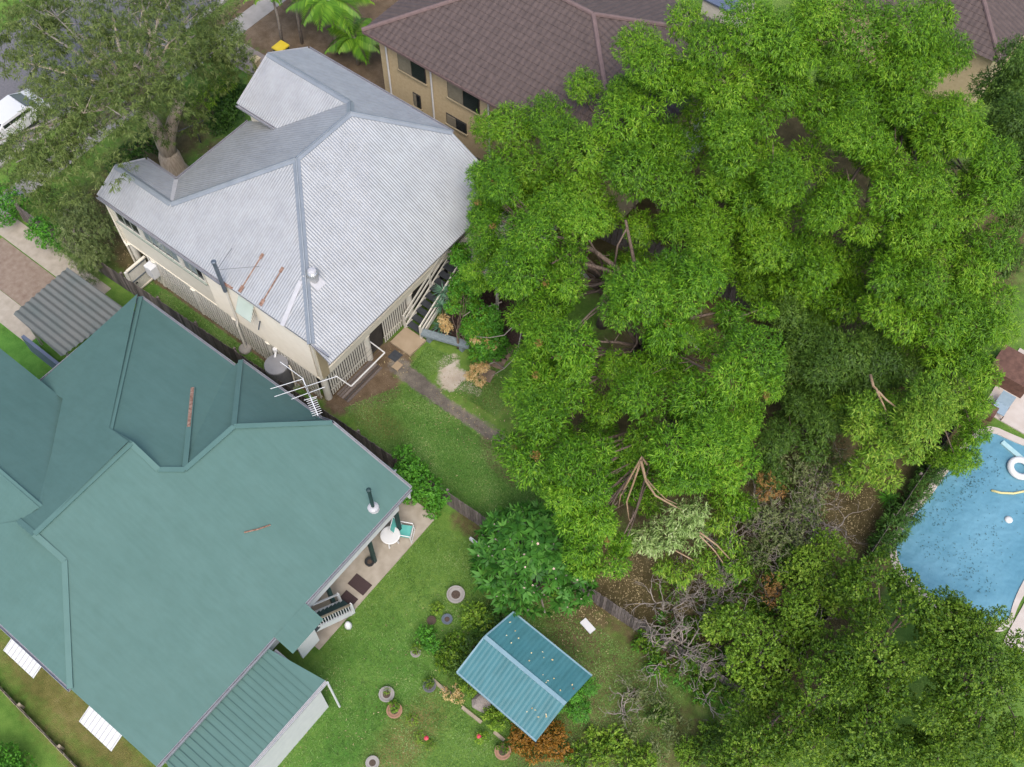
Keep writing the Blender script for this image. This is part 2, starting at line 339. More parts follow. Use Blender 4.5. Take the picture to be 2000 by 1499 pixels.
    litc = ramp(blend, [(.3, (.045, .035, .015)), (.5, (.09, .073, .032)), (.62, (.145, .12, .058)), (.78, (.25, .2, .11))])
    pathc = ramp(blend, [(.3, (.065, .055, .045)), (.47, (.12, .105, .09)), (.58, (.19, .165, .135)), (.72, (.30, .25, .16))])
    sandc = ramp(blend, [(.3, (.27, .21, .15)), (.5, (.42, .36, .29)), (.75, (.55, .5, .44))])
    za = N('ShaderNodeAttribute'); za.attribute_name = 'zone_a'; sa = N('ShaderNodeSeparateColor'); L(za.outputs['Color'], sa.inputs[0])
    zb = N('ShaderNodeAttribute'); zb.attribute_name = 'zone_b'; sb = N('ShaderNodeSeparateColor'); L(zb.outputs['Color'], sb.inputs[0])
    def mask(w, k=1.1, hard=3.2):
        x = madd(n_edge, k, madd(w, 1.0, -.5-k/2)); c = N('ShaderNodeMath'); c.operation = 'MULTIPLY_ADD'; c.use_clamp = True
        L(x, c.inputs[0]); c.inputs[1].default_value = hard; c.inputs[2].default_value = .5; return c.outputs[0]
    col = grass
    col = mix(mask(sb.outputs[1], 1.2, 1.6), col, lushc)
    col = mix(mask(sb.outputs[2], 1.2, 1.8), col, dryc)
    col = mix(mask(sa.outputs[0], 1.2, 2.4), col, dirtc)
    col = mix(mask(sa.outputs[1], 1.2, 2.0), col, litc)
    col = mix(mask(sa.outputs[2], 1.5, 3), col, pathc)
    col = mix(mask(sb.outputs[0], 1.4, 3), col, sandc)
    L(col, b.inputs['Base Color']); b.inputs['Roughness'].default_value = .95; b.inputs['Specular IOR Level'].default_value = .15
    bu = N('ShaderNodeBump'); bu.inputs['Strength'].default_value = .9; bu.inputs['Distance'].default_value = .05
    L(n_fine, bu.inputs['Height']); L(bu.outputs[0], b.inputs['Normal'])
    me.materials.append(m); o = bpy.data.objects.new('ground', me); COL.objects.link(o); struct(o)
ground()

# road, kerb, paths, slabs (each a few millimetres to centimetres above the ground)
struct(MB().box(-52.5, -44.6, -120, 160, -.2, .006).build('road', M_ASPH))
struct(MB().box(-44.6, -44.3, -120, 160, -.1, .12).build('kerb', M_CONCG))
struct(MB().box(-42.9, -41.7, -60, 120, -.1, .03).build('footpath', M_CONCG))
dw = MB().box(-44.3, -34.6, 8.2, 9.4, -.05, .02); struct(dw.build('driveway', M_CONC))
struct(MB().box(-40.6, -34.5, 9.42, 11.5, -.05, .012).build('gravel_drive', mat('brown gravel', (.22, .15, .11), (.33, .26, .2), scale=4, rough=.95, bump=.4)))
struct(MB().box(-44.3, -34.0, 11.55, 12.7, -.05, .024).build('driveway', M_CONC))
struct(MB().box(-41.7, -33.9, 27.0, 28.6, -.05, .02).build('entry_path', mat('pink grey paving', (.25, .2, .18), (.34, .29, .26), scale=3, rough=.9)))
struct(MB().box(-17, -14.15, 5.9, 13.1, -.1, .05).build('patio_slab', M_CONC))
struct(MB().prism([(-20.35, 19.8, -.1), (-18.4, 20.45, -.1), (-16.6, 22.2, -.1), (-18.2, 24.4, -.1), (-20.4, 24, -.1)], (0, 0, .28)).build('garden_bed', M_MULCH))
struct(MB().box(-28, -10, 26.9, 27.4, -.1, .02).build('side_path', M_CONCG))

# ------------------------------------------------------------------ the timber house
H = T('timber_house', 'raised cream weatherboard house with hipped silver corrugated roof and slatted undercroft', 'house', (-27, 20, 0))
R1, R2 = (-26.54, 19.52, 8), (-26.54, 22.87, 8)
I, J = (-30.7, 15.58, 5.83), (-34.25, 15.58, 5.83)
A1, A2 = (-34.25, 14.25, 5.1), (-21.36, 14.25, 5.1)
V, K = (-32.2, 17.0, 5.05), (-34.25, 17.0, 5.05)
Wi, Wr, Wv, We = (-27.3, 23.62, 7.58), (-32.3, 23.62, 7.58), (-29.81, 21.31, 6.3), (-32.3, 21.31, 6.3)
E1, RC = (-32.3, 25.92, 6.3), (-23.5, 25.92, 6.3)
B1, B2 = (-20.4, 14.25, 4.56), (-20.4, 25.92, 4.56)
PL = {'left': ([A1, A2, R1, I, J], (0, -1, 0)), 'lgr': ([J, I, V, K], (0, 1, 0)), 'front': ([V, I, R1, R2, Wi, Wv, (-29.81, 21.62, 6.3), (-32.2, 21.62, 5.05)], (-1, 0, 0)),
      'wl': ([We, Wv, Wi, Wr], (0, -1, 0)), 'right': ([E1, RC, R2, Wi, Wr], (0, 1, 0)), 'rear': ([R1, R2, RC, B2, B1, A2], (1, 0, 0))}
NV = {}
for k, (p, d) in PL.items():
    NV[k] = nrm3(p[0], p[1], p[2])
    sheet(p, d, .122, .0075, 6).build('roof_sheet', M_ROOF, H)
for p, q, a, b_ in ((R1, A2, 'left', 'rear'), (R1, R2, 'front', 'rear'), (R2, RC, 'right', 'rear'), (R1, I, 'left', 'front'), (I, J, 'left', 'lgr'), (R2, Wi, 'front', 'right'), (Wi, Wr, 'wl', 'right')):
    cap(p, q, NV[a], NV[b_], w=.17).build('ridge_cap', M_CAP, H)
MB().bar(Vector(I)+Vector((0, 0, .03)), Vector(V)+Vector((0, 0, .05)), .2, .02).build('valley_flashing', M_LIGHTFLASH, H)
def gutter(p, q, side, m=M_GUT, w=.13, parent=H):
    p, q, s = Vector(p), Vector(q), Vector(side); g = MB()
    g.bar(p+s*w/2+Vector((0, 0, -.1)), q+s*w/2+Vector((0, 0, -.1)), w, .015)
    g.bar(p+s*w+Vector((0, 0, -.05)), q+s*w+Vector((0, 0, -.05)), .018, .11)
    g.bar(p+Vector((0, 0, -.05))+s*.012, q+Vector((0, 0, -.05))+s*.012, .018, .11)
    return g.build('gutter', m, parent)
gutter(A1, (-26.5, 14.25, 5.08), (0, -1, 0)); gutter(K, V, (0, 1, 0)); gutter(V, (-32.2, 21.6, 5.05), (-1, 0, 0))
gutter(We, Wv, (0, -1, 0)); gutter(E1, RC, (0, 1, 0))
MB().bar((-26.4, 14.27, 5.02), (-20.42, 14.27, 5.02), .03, .12).build('fascia', M_GUT, H)
MB().bar((-20.44, 14.2, 4.49), (-20.44, 25.95, 4.49), .03, .1).build('fascia', M_GUT, H)
for (p, q) in ((A1, J), (J, K), (We, Wr), (Wr, E1)):
    MB().bar(Vector(p)+Vector((-.02, 0, -.03)), Vector(q)+Vector((-.02, 0, -.03)), .03, .16).build('barge_board', M_LIGHTFLASH, H)
MB().bar(Vector(A2)+Vector((0, 0, -.04)), Vector(B1)+Vector((0, 0, -.04)), .03, .1).build('barge_board', M_GUT, H)
# rust streaked laps, patched strip, stay wires
def onleft(x, y, z=.05): return Vector((x, y, 5.1+.55*(y-14.25)+z))
for (p, q) in (((-25.47,15.94,6.35)[:2], (-25.47,14.29,5.2)[:2]), ((-24.32,15.94,6.05)[:2], (-24.28,14.32,5.2)[:2])):
    a, b_ = onleft(*p), onleft(*q)
    MB().bar(a, b_, .05, .02).build('rusted_lap', M_RUST, H)
    MB().bar(b_, b_+(a-b_)*.16, .16, .024).build('rust_patch', M_RUST, H)
    MB().bar(a, a+(b_-a)*.13, .13, .024).build('rust_patch', M_RUST, H)
MB().bar((-26.45, 14.22, 5.12), (-25.85, 14.28, 5.13), .14, .03).build('rust_patch', M_RUST, H)
a, b_ = onleft(*(-23.28,15.89,5.8)[:2]), onleft(*(-22.91,14.18,5.2)[:2])
MB().bar(a, b_, .2, .016).build('patched_strip', M_LIGHTFLASH, H)
# flue with stays
fb, ft = Vector((-26.25, 14.12, 4.75)), Vector((-26.3, 14.12, 6.75))
MB().tube([fb, ft], .085, 10).lathe(ft.x, ft.y, [(.1, ft.z-.12), (.11, ft.z), (.07, ft.z+.03)], 10).build('flue_pipe', M_DARKMETAL, H, smooth=False)
for q in ((-25.3,15.48,6.2), (-26.89,15.46,6.1)):
    MB().tube([(-26.29, 14.12, 6.2), onleft(q[0], q[1])], .012, 4).build('stay_wire', M_WIRE, H)
# whirlybird ventilator
vx, vy, vz = -22.95, 16.32, 5.99
MB().lathe(vx, vy, [(.2, vz-.12), (.2, vz+.25)], 16).build('vent_base', M_GALV, H, smooth=False)
vt = MB()
for k in range(18):
    a0 = 2*math.pi*k/18
    for j in range(4):
        t0, t1 = j/4, (j+1)/4; r = lambda t: .17+.1*math.sin(math.pi*t)
        p = [(vx+r(t)*math.cos(a0+da), vy+r(t)*math.sin(a0+da), vz+.25+.3*t) for t, da in ((t0, 0), (t0, .3), (t1, .3), (t1, 0))]
        p2 = [Vector(p[0]), Vector(p[1])*1, Vector(p[2]), Vector(p[3])]
        vt.add(p2, [(0, 1, 2, 3)])
vt.lathe(vx, vy, [(.15, vz+.27), (.15, vz+.53)], 12)
vb = vt.build('ventilator', M_GALV, H)
MB().lathe(vx, vy, [(.19, vz+.55), (.16, vz+.6), (.06, vz+.63)], 16).build('ventilator_cap', M_LIGHTFLASH, vb)
MB().bar((vx-.35, vy-.02, vz+.2), (vx+.42, vy-.02, vz-.2), .5, .012, up=(.49, 0, .87)).build('vent_flashing', M_LIGHTFLASH, H)
# walls
wall = MB().prism([(-32, 14.42, 2.05), (-21.6, 14.42, 2.05), (-21.6, 25.7, 2.05), (-32, 25.7, 2.05)], (0, 0, 2.93)).build('wall', M_CREAM, H)
MB().box(-34.05, -32.01, 14.42, 16.85, 2.05, 4.98).build('wall', M_CREAM, H)
MB().box(-32.02, -23.9, 21.6, 25.68, 4.9, 6.2).build('wall', M_CREAM, H)
MB().prism([(-34.1, 14.42, 4.98), (-34.1, 16.85, 4.98), (-34.1, 15.58, 5.75)], (.08, 0, 0)).build('gable_panel', M_CREAM, H)
MB().prism([(-32.1, 21.6, 6.2), (-32.1, 25.68, 6.2), (-32.1, 23.62, 7.45)], (.08, 0, 0)).build('gable_panel', M_CREAM, H)
MB().box(-34.06, -27.9, 14.39, 14.415, 2.04, 3.5).build('wall_panel', M_CREAM, H)
k = 0; z = 2.04; wb = None
while z < 4.9:                                   # lapped weatherboards, rear half of the side wall
    if wb is None:
        wb = MB().prism([(-27.88, 14.40, z), (-27.88, 14.352, z), (-27.88, 14.396, z+.15), (-27.88, 14.40, z+.15)], (6.15, 0, 0)).build('weatherboard', M_CREAM, H)
    else: dup(wb, dz=z-2.04)
    z += .15
wb = None; z = 2.42
while z < 4.3:
    if wb is None: wb = MB().prism([(-21.58, 14.9, z), (-21.545, 14.9, z), (-21.57, 14.9, z+.15), (-21.58, 14.9, z+.15)], (0, 5.0, 0)).build('weatherboard', M_CREAM, H)
    else: dup(wb, dz=z-2.42)
    z += .15
MB().box(-21.62, -21.5, 14.36, 14.46, 2.0, 5.0).build('corner_stop', M_CREAM, H)
MB().box(-21.55, -21.46, 14.47, 14.85, 2.0, 4.4).build('corner_panel', M_TAN, H)
MB().box(-21.52, -21.44, 14.86, 25.6, 2.05, 2.42).build('floor_beam', M_CREAM, H)
MB().box(-34.06, -21.5, 14.35, 14.39, 1.96, 2.035).build('floor_beam', M_CREAM, H)
MB().box(-32.35, -21.86, 14.75, 25.5, .0, 2.03).build('undercroft', M_DARK, H)  # solid dark block put in for the shade behind the battens
# windows: a long strip of sashes
def window(x0, x1, z0, z1, panes, dark):
    y = 14.39
    f = MB()
    for a0, a1, c0, c1 in ((x0, x1, z0, z0+.05), (x0, x1, z1-.05, z1), (x0, x0+.06, z0+.05, z1-.05), (x1-.06, x1, z0+.05, z1-.05)): f.box(a0, a1, y-.03, y+.02, c0, c1)
    w = f.build('window', M_CREAMD, H); n = panes; dx = (x1-x0-.12)/n
    for i in range(n):
        p0 = x0+.06+i*dx
        MB().box(p0+.02, p0+dx-.02, y-.005+.01*(i % 2), y+.015, z0+.05+(.12 if not dark[i] else 0), z1-.05).build('pane', M_GLASSD if dark[i] else M_GLASS, w)
        if not dark[i]: MB().box(p0+.02, p0+dx-.02, y-.004, y+.018, z0+.05, z0+.165).build('pane', M_GLASSD, w)
        if i: MB().box(p0-.02, p0+.02, y-.025, y+.02, z0+.05, z1-.05).build('sash_stile', M_SAGE, w)
    MB().box(x0-.08, x1+.08, y-.1, y-.01, z0-.07, z0-.005).build('sill', M_SAGE, w)
window(-33.75, -32.15, 3.58, 4.85, 3, [1, 1, 1]); window(-31.95, -29.6, 3.58, 4.85, 5, [0, 0, 0, 0, 0]); window(-29.4, -28.05, 3.58, 4.85, 3, [0, 0, 1])
for x in (-32.05, -29.5): MB().box(x-.08, x+.08, 14.34, 14.42, 3.5, 4.95).build('mullion_post', M_CREAMD, H)
MB().box(-34.1, -33.85, 14.34, 14.44, 2.0, 5.0).build('corner_stop', M_CREAM, H)
# posts with ant caps
post = None
for x, y in [(-33.8, 14.5), (-32.1, 14.5), (-29.47, 14.5), (-26.84, 14.5), (-24.75, 14.5), (-21.72, 14.62), (-21.66, 17.3), (-21.66, 20.2), (-21.66, 23.2), (-33.8, 16.6), (-32.3, 19.3), (-32.3, 22)]:
    if post is None:
        post = MB().lathe(x, y, [(.17, 0), (.165, 1.85), (.16, 1.92)], 14).build('post', M_CREAMD, H); px0, py0 = x, y
        capo = MB().lathe(x, y, [(.22, 1.93), (.23, 1.95), (.12, 2.0)], 14).build('ant_cap', M_CREAM, post)
    else:
        p = dup(post, x-px0, y-py0); c = capo.copy(); COL.objects.link(c); c.parent = p
# battens: side and rear screens
bt = None
x = -32.55
while x < -21.9:
    if bt is None: bt = MB().box(x, x+.11, 14.35, 14.375, .06, 1.95).build('batten', M_CREAMD, H); bx = x
    else: dup(bt, dx=x-bx+random.Random(int(x*99)).uniform(-.006, .006))
    x += .182
for z in (.12, 1.8): MB().box(-32.5, -21.9, 14.385, 14.43, z, z+.07).build('batten_rail', M_CREAMD, H)
bt = None
for y0, y1 in ((14.82, 17.12), (18.35, 19.95)):
    y = y0
    while y < y1:
        if bt is None: bt = MB().box(-21.63, -21.61, y, y+.075, .08, 2.0).build('batten', M_CREAMD, H); by = y
        else: dup(bt, dy=y-by)
        y += .135
    for z in (.4, 1.65): MB().box(-21.68, -21.635, y0, y1, z, z+.07).build('batten_rail', M_CREAMD, H)
MB().box(-21.74, -21.7, 17.55, 18.3, .02, 2.0).build('doorway', M_DARK, H)  # dark panel that paints the shade of the open gap
# downpipes
MB().tube([(-34.0, 14.3, 4.95), (-33.98, 14.3, 2.1), (-33.78, 14.25, 1.9), (-33.75, 14.25, .05)], .05, 8).build('downpipe', M_CREAM, H)
MB().tube([(-26.55, 14.25, 4.85), (-26.5, 14.3, 4.4), (-26.5, 14.3, 2.2), (-26.48, 14.2, 1.9), (-26.48, 14.2, .2)], .055, 8).build('downpipe', M_CREAMD, H)
MB().lathe(-26.48, 14.15, [(.3, 0), (.3, .12), (.26, .16)], 14).build('pipe_footing', M_CONCG, H)
# window hood
MB().prism([(-25.75, 14.36, 4.62), (-24.85, 14.36, 4.62), (-24.6, 13.82, 4.22), (-25.5, 13.82, 4.22)], (0, 0, .025)).build('window_hood', M_HOOD, H)
for k in range(4):
    y = 14.3-k*.12
    MB().box(-24.84+k*.06, -24.8+k*.06, y-.03, y, 3.95, 4.58-k*.09).build('hood_slat', M_CREAM, H)
MB().bar((-24.75, 14.35, 3.6), (-24.4, 13.95, 3.75), .05).build('hood_bracket', M_DARKMETAL, H)
MB().box(-32.45, -31.95, 13.98, 14.34, 1.0, 1.72).build('meter_box', M_WHITE, H)
# back stair
st = MB().bar((-21.42, 19.6, .1), (-21.42, 23.4, 2.25), .06, .26).build('staircase', M_CREAMD, H)
MB().bar((-20.5, 19.6, .1), (-20.5, 23.4, 2.25), .06, .26).build('stringer', M_CREAMD, st)
trd = None
for k in range(11):
    y = 19.62+k*.34; z = .2+k*.2
    if trd is None: trd = MB().box(-21.38, -20.54, y, y+.31, z, z+.045).build('tread', M_TREAD, st)
    else: dup(trd, dy=k*.34, dz=k*.2)
for x in (-21.44, -20.46):
    for y, z in ((19.55, 0), (21.5, 1.1), (23.4, 2.2)):
        MB().box(x-.045, x+.045, y-.045, y+.045, z, z+1.05).build('newel_post', M_CREAMD, st)
    for h in (1.02, .62):
        MB().bar((x, 19.55, h), (x, 23.4, 2.15+h), .05, .1).build('handrail', M_CREAMD, st)
MB().box(-21.5, -20.45, 23.42, 25.2, 2.2, 2.32).build('landing', M_TREAD, st)
# cream patio roof at the rear corner
pr = T('patio_roof', 'flat cream metal patio roof tucked under the silver eave behind the trees', 'patio roof', (-19.6, 24.6, 0))
sheet([(-20.95, 22.3, 3.25), (-18.1, 22.3, 2.95), (-18.1, 26.8, 2.95), (-20.95, 26.8, 3.25)], (1, 0, 0), .2, .008, 4).build('roof_sheet', mat('cream roofing', (.62, .60, .53), (.70, .68, .61), scale=1, rough=.5), pr)
for x, y in ((-18.3, 22.5), (-18.3, 24.6), (-18.3, 26.6)): MB().box(x-.05, x+.05, y-.05, y+.05, 0, 2.93).build('post', M_CREAMD, pr)
MB().box(-18.16, -18.1, 22.3, 26.8, 2.78, 2.93).build('edge_beam', M_CREAMD, pr)

# ------------------------------------------------------------------ things in the back yard
tk = T('water_tank', 'grey plastic rainwater tank standing beside the slatted house wall', 'water tank', (-23.8, 13.85, 0))
MB().lathe(-23.8, 13.85, [(.52, 0.02), (.53, .3), (.52, .6), (.53, .9), (.52, 1.2), (.53, 1.5), (.52, 1.66)], 24).build('tank_body', M_TANK, tk, smooth=False)
MB().lathe(-23.8, 13.85, [(.54, 1.665), (.52, 1.72), (.3, 1.77), (.05, 1.79)], 24).build('lid', M_TANKLID, tk)
MB().tube([(-23.4, 14.2, 1.6), (-23.22, 14.15, 1.5), (-23.22, 14.1, .1)], .035, 8).build('overflow_pipe', M_CREAM, tk)
MB().tube([(-24.2, 14.28, 2.0), (-24.15, 14.2, 1.82), (-24.05, 14.05, 1.76)], .05, 8).lathe(-24.22, 14.28, [(.1, 1.85), (.1, 2.02)], 10).build('inlet_pipe', M_WHITEP, tk)
MB().bar((-23.75, 13.32, .25), (-23.75, 13.2, .25), .1).build('tap', M_WHITEP, tk)
MB().box(-24.45, -23.15, 13.3, 14.3, -.02, .019).build('base_slab', M_CONCG, tk)

cl = T('clothesline', 'white fold-down clothesline frame projecting from the rear slatted wall', 'clothesline', (-21.4, 16.4, 0))
MB().tube([(-21.72, 15.22, 1.15), (-20.78, 15.27, 1.05)], .03, 6).build('arm', M_WHITEP, cl)
MB().tube([(-21.72, 17.5, 1.15), (-20.78, 17.5, 1.05)], .03, 6).build('arm', M_WHITEP, cl)
MB().tube([(-20.78, 15.27, 1.05), (-20.78, 17.5, 1.05)], .035, 6).build('front_bar', M_WHITEP, cl)
ln = None
for k in range(4):
    if ln is None: ln = MB().tube([(-21.55, 15.25, 1.13), (-21.55, 17.5, 1.13)], .006, 4).build('line', M_WIRE, cl)
    else: dup(ln, dx=k*.18, dz=-.015*k)
for i in range(5):
    tag(MB().box(-21.55+.15*i, -21.44+.15*i, 14.95, 17.25, .0, .03+.004*(i % 3)).build('deck_board', M_PALING), 'weathered brown board lying below the clothesline, %s' % ('nearest the slatted wall', 'second out from the wall', 'middle one of five', 'second in from the lawn', 'nearest the lawn')[i], 'board', 'boards below the clothesline')
tag(MB().prism([(-21.45, 18.5, 0), (-20.25, 18.5, 0), (-20.2, 19.58, 0), (-21.45, 19.58, 0)], (0, 0, .12)).build('doorstep_slab', M_PADT), 'tan concrete slab at the foot of the back stair', 'slab')
sl = T('timber_bench', 'blue grey weathered sleeper bench edging the mulch bed', 'bench', (-19.4, 19.95, 0))
MB().bar((-20.45, 19.62, .5), (-18.25, 20.4, .5), .36, .13).build('seat', M_SLEEPER, sl)
for x, y in ((-20.1, 19.72), (-18.6, 20.26)): MB().box(x-.1, x+.1, y-.12, y+.12, 0, .43).build('leg', M_SLEEPER, sl)
tag(MB().prism([(-21.05, 17.85, 0), (-20.6, 17.85, 0), (-20.55, 18.35, 0), (-21.05, 18.35, 0)], (0, 0, .035)).build('drain_cover', M_TREAD), 'dark square drain cover beside the tan slab', 'drain cover')
tag(MB().box(-20.55, -20.2, 17.55, 17.95, 0, .04).build('paving_stone', M_PADT), 'small tan paver next to the dark drain cover', 'paver', 'loose pavers')
for (p, lab) in (((-16.96,21.29,0), 'dark brown square paver nearest the tree canopy'), ((-16.88,20.73,0), 'tan brown square paver, middle one of the three by the canopy'), ((-16.87,19.86,0), 'reddish square paver under the cream dead branch')):
    c, s = math.cos(.25), math.sin(.25)
    pts = [(p[0]+u*c-v*s, p[1]+u*s+v*c, 0) for u, v in ((-.32, -.32), (.32, -.32), (.32, .32), (-.32, .32))]
    tag(MB().prism(pts, (0, 0, .045)).build('paving_stone', M_PAVER), lab, 'paver', 'loose pavers')

# paling fences
def fence(name, label, p, q, n, h, m, seed, step=None, inward=1):
    p, q = Vector(p), Vector(q); d = (q-p).normalized(); side = Vector((-d.y, d.x, 0))*inward; L = (q-p).length
    t = T(name, label, 'fence', p); rg = random.Random(seed); w = L/n
    base = []
    for k in range(4):
        hh = h+(-.03, 0, .04, .015)[k]
        a = p+side*(0, .012, 0, .006)[k]
        base.append(MB().bar(a+d*(w*.5)+Vector((0, 0, hh/2)), a+d*(w*.5)+Vector((0, 0, hh/2+.0001)), .018, w*.86).build('paling', m, t) if False else
                    MB().prism([a+d*(w*.06), a+d*(w*.94), a+d*(w*.94)+side*.018, a+d*(w*.06)+side*.018], (0, 0, hh)).build('paling', m, t))
    for i in range(n):
        if i < 4: base[i].location = Vector(base[i].location)+d*(w*i); continue
        k = rg.randrange(4); o = base[k]; c = o.copy(); COL.objects.link(c); c.parent = t
        c.location = d*(w*i)+Vector((0, 0, rg.uniform(-.04, 0))); c.rotation_euler = (0, 0, 0)
    for z in (.3, h-.3): MB().bar(p+side*.045+Vector((0, 0, z)), q+side*.045+Vector((0, 0, z)), .04, .09).build('rail', m, t)
    po = None
    for k in range(int(L/2.4)+1):
        b0 = p+d*min(k*2.4+.05, L-.05)+side*.12
        if po is None: po = MB().box(b0.x-.05, b0.x+.05, b0.y-.05, b0.y+.05, 0, h-.05).build('fence_post', m, t); p0 = b0
        else: dup(po, b0.x-p0.x, b0.y-p0.y)
    return t
fence('paling_fence', 'weathered grey brown paling fence between the lawn and the green roofed house', (-40.6, 12.83, 0), (.75, 14.35, 0), 290, 1.3, M_PALING, 3)
fence('paling_fence', 'dark paling fence at the back between the bushes and the pool', (.9, 14.5, 0), (1.15, 32.5, 0), 120, 1.4, M_PALING, 5)
fence('paling_fence', 'dark paling fence hidden under the tree canopy beside the brick house', (-33.5, 27.9, 0), (1.1, 31.2, 0), 120, 1.6, M_PALING, 7)
# side gate
gt = T('side_gate', 'cream boarded side gate between the house wall and paling fence', 'gate', (-32.75, 13.85, 0))
bd = None
for k in range(9):
    if bd is None: bd = MB().box(-32.79, -32.765, 13.28, 13.39, .08, 1.72).build('board', M_CREAMD, gt)
    else: dup(bd, dy=k*.118)
for z, dz in ((.15, .07), (.88, .05), (1.62, .05)): MB().box(-32.762, -32.72, 13.26, 14.33, z, z+dz).build('rail', M_DARKMETAL if z > .5 else M_CREAM, gt)
MB().box(-32.82, -32.70, 13.25, 14.36, 1.73, 1.8).build('top_rail', M_CREAM, gt)
MB().box(-32.83, -32.71, 13.13, 13.24, 0, 1.75).build('gate_post', M_CREAMD, gt)
MB().box(-32.76, -32.70, 13.4, 13.5, .7, .74).build('latch', M_BLACK, gt)

# ------------------------------------------------------------------ green roofed house
GH = T('green_roofed_house', 'white house with a broad faded green metal roof beyond the paling fence', 'house', (-21, 5, 0))
a = (-29.42, 11.95, 4); e2 = (-23.75, 11.95, 4); e3 = (-23.72, 12.3, 4); e4 = (-19.2, 12.3, 4); bq = (-18.0, 11.95, 5.46); rc = (-14.4, 12.15, 4); rl = (-14.4, 6.3, 4)
s1, s2, s3 = (-13.55, 6.3, 3.72), (-13.55, 4.7, 3.72), (-14.4, 4.7, 4); lc = (-14.4, -.95, 4); hc = (-18.0, -.95, 5.46); lf = (-26.9, -.95, 5.46)
h1, h2, h3, h35, h4 = (-23.66, 6.27, 6.65), (-22.3, 6.29, 7.2), (-22.25, 1.86, 7.2), (-23.46, 1.88, 6.65), (-21.0, 1.88, 6.65)
b1, b2, b3 = (-21.05, 6.27, 6.68), (-20.42, 6.9, 6.45), (-20.3, 9.27, 6.45)
wr, w1, w0 = (-23.15, 2.68, 6.8), (-27.3, 6.46, 4.7), (-31.5, 6.46, 4.7); wr0 = (-31.5, 2.7, 6.8); wl0 = (-31.5, -.95, 5.46); fl = (-29.46, 6.46, 4)
bv = (-23.7, 9.9, 4.95)
def faces(name, polys, m, parent):
    o = MB()
    for p in polys: o.add(p, [tuple(range(len(p)))])
    return o
rear = [h2, b1, b2, b3, bq, rc, rl, s3, lc, hc, h4, h3]
greens = [([a, (-21.6, 11.95, 4), (-20.42, 6.85, 6.38), (-21.05, 6.2, 6.68), h1], (0, 1, 0)), ([fl, a, h1, h2, h3, h35, wr, w1], (-1, 0, 0)), ([e3, b3, b2, bv], (-1, 0, 0)), ([e3, e4, b3], (0, 1, 0)),
          ([w0, w1, wr, wr0], (0, 1, 0)), ([h35, h4, hc, lf], (0, -1, 0)), ([wr0, wr, h35, lf, wl0], (0, -1, 0)), ([rl, s1, s2, s3], (1, 0, 0))]
def tri_sheet(poly, m, name='roof_sheet', th=.04):
    c = Vector((0, 0, 0))
    o = MB().prism(poly, (0, 0, -th))
    return o
sheet(rear, (1, 0, 0), .19, .001, 4).build('roof_sheet', M_GREEN, GH)
for p, d in greens: sheet(p, d, .19, .0012, 4).build('roof_sheet', M_GREEN, GH)
MB().prism([e4, bq, b3], (0, 0, -.03)).build('roof_sheet', M_GREEN, GH)
MB().prism([bq, rc, (rc[0], rc[1]-.05, 3.2), (bq[0], bq[1]-.05, 3.2)], (0, -.05, 0)).build('end_wall', M_WHITE, GH)
def zrear(x, y):
    return 7.2-(x+22.3)*(3.2/7.9)
for p, q in ((h1, a), (h1, h2), (h2, h3), (h3, h4), (h4, hc), (h3, h35), (b1, b2), (h2, b1), (b2, b3), (b3, e3), (b3, bq), (wr, wr0), (wr, w1), (bv, b2)):
    MB().bar(Vector(p)+Vector((0, 0, .03)), Vector(q)+Vector((0, 0, .03)), .2, .05).build('ridge_cap', M_GREENR, GH)
MB().bar(Vector(bv)+Vector((0, 0, .06)), Vector(bv)+(Vector(b2)-Vector(bv))*.5+Vector((0, 0, .06)), .13, .03).build('rust_patch', M_RUST, GH)
for p, q, s in ((a, e2, (0, 1, 0)), (e3, e4, (0, 1, 0)), (a, fl, (-1, 0, 0)), (rc, rl, (1, 0, 0)), (lf, hc, (0, -1, 0)), (bq, rc, (0, 1, 0)), (e4, bq, (0, 1, 0)), (s3, lc, (1, 0, 0))):
    gutter(p, q, s, M_GUT, .1, GH)
MB().box(-29.2, -14.75, -.7, 11.7, 2.3, 3.85).build('wall', M_WHITE, GH)
MB().box(-29.0, -15.6, -.5, 11.5, 0, 2.29).build('lower_wall', M_TEAL, GH)  # closes the open void under the house; dark teal includes its shade
for y in (.2, 3, 7.6, 10.0, 11.6): MB().box(-14.95, -14.8, y-.07, y+.07, 0, 2.29).build('post', M_TEAL, GH)
MB().box(-14.05, -13.95, 5.1, 6.0, 1.35, 3.1).build('porch_screen', M_WHITE, GH)
MB().box(-14.75, -14.06, 5.1, 6.3, 1.95, 2.05).build('porch_floor', M_TREAD, GH)
for y0, y1, x in ((12.32, 13.0, -20.4), (12.32, 12.95, -17.2)):
    hd = MB().prism([(x-1.25, 12.05, 2.95), (x+1.25, 12.05, 2.95), (x+1.25, 12.85, 2.5), (x-1.25, 12.85, 2.5)], (0, 0, .03)).build('window_hood', mat('slate hood', (.10, .16, .17), (.14, .2, .21), scale=2, rough=.5), GH)
    for xx in (x-1.27, x+1.27): MB().bar((xx, 12.05, 2.97), (xx, 12.87, 2.5), .04, .12).build('hood_end', M_WHITE, hd)
for x in (-21.6, -17.4):
    hd = MB().prism([(x-.85, -.72, 3.0), (x+.85, -.72, 3.0), (x+.85, -1.6, 2.6), (x-.85, -1.6, 2.6)], (0, 0, .03)).build('window_hood', M_WHITE, GH)
    for k in range(9): MB().bar((x-.8+.2*k, -.72, 3.04), (x-.8+.2*k, -1.6, 2.64), .03, .03).build('hood_rib', M_LIGHTFLASH, hd)
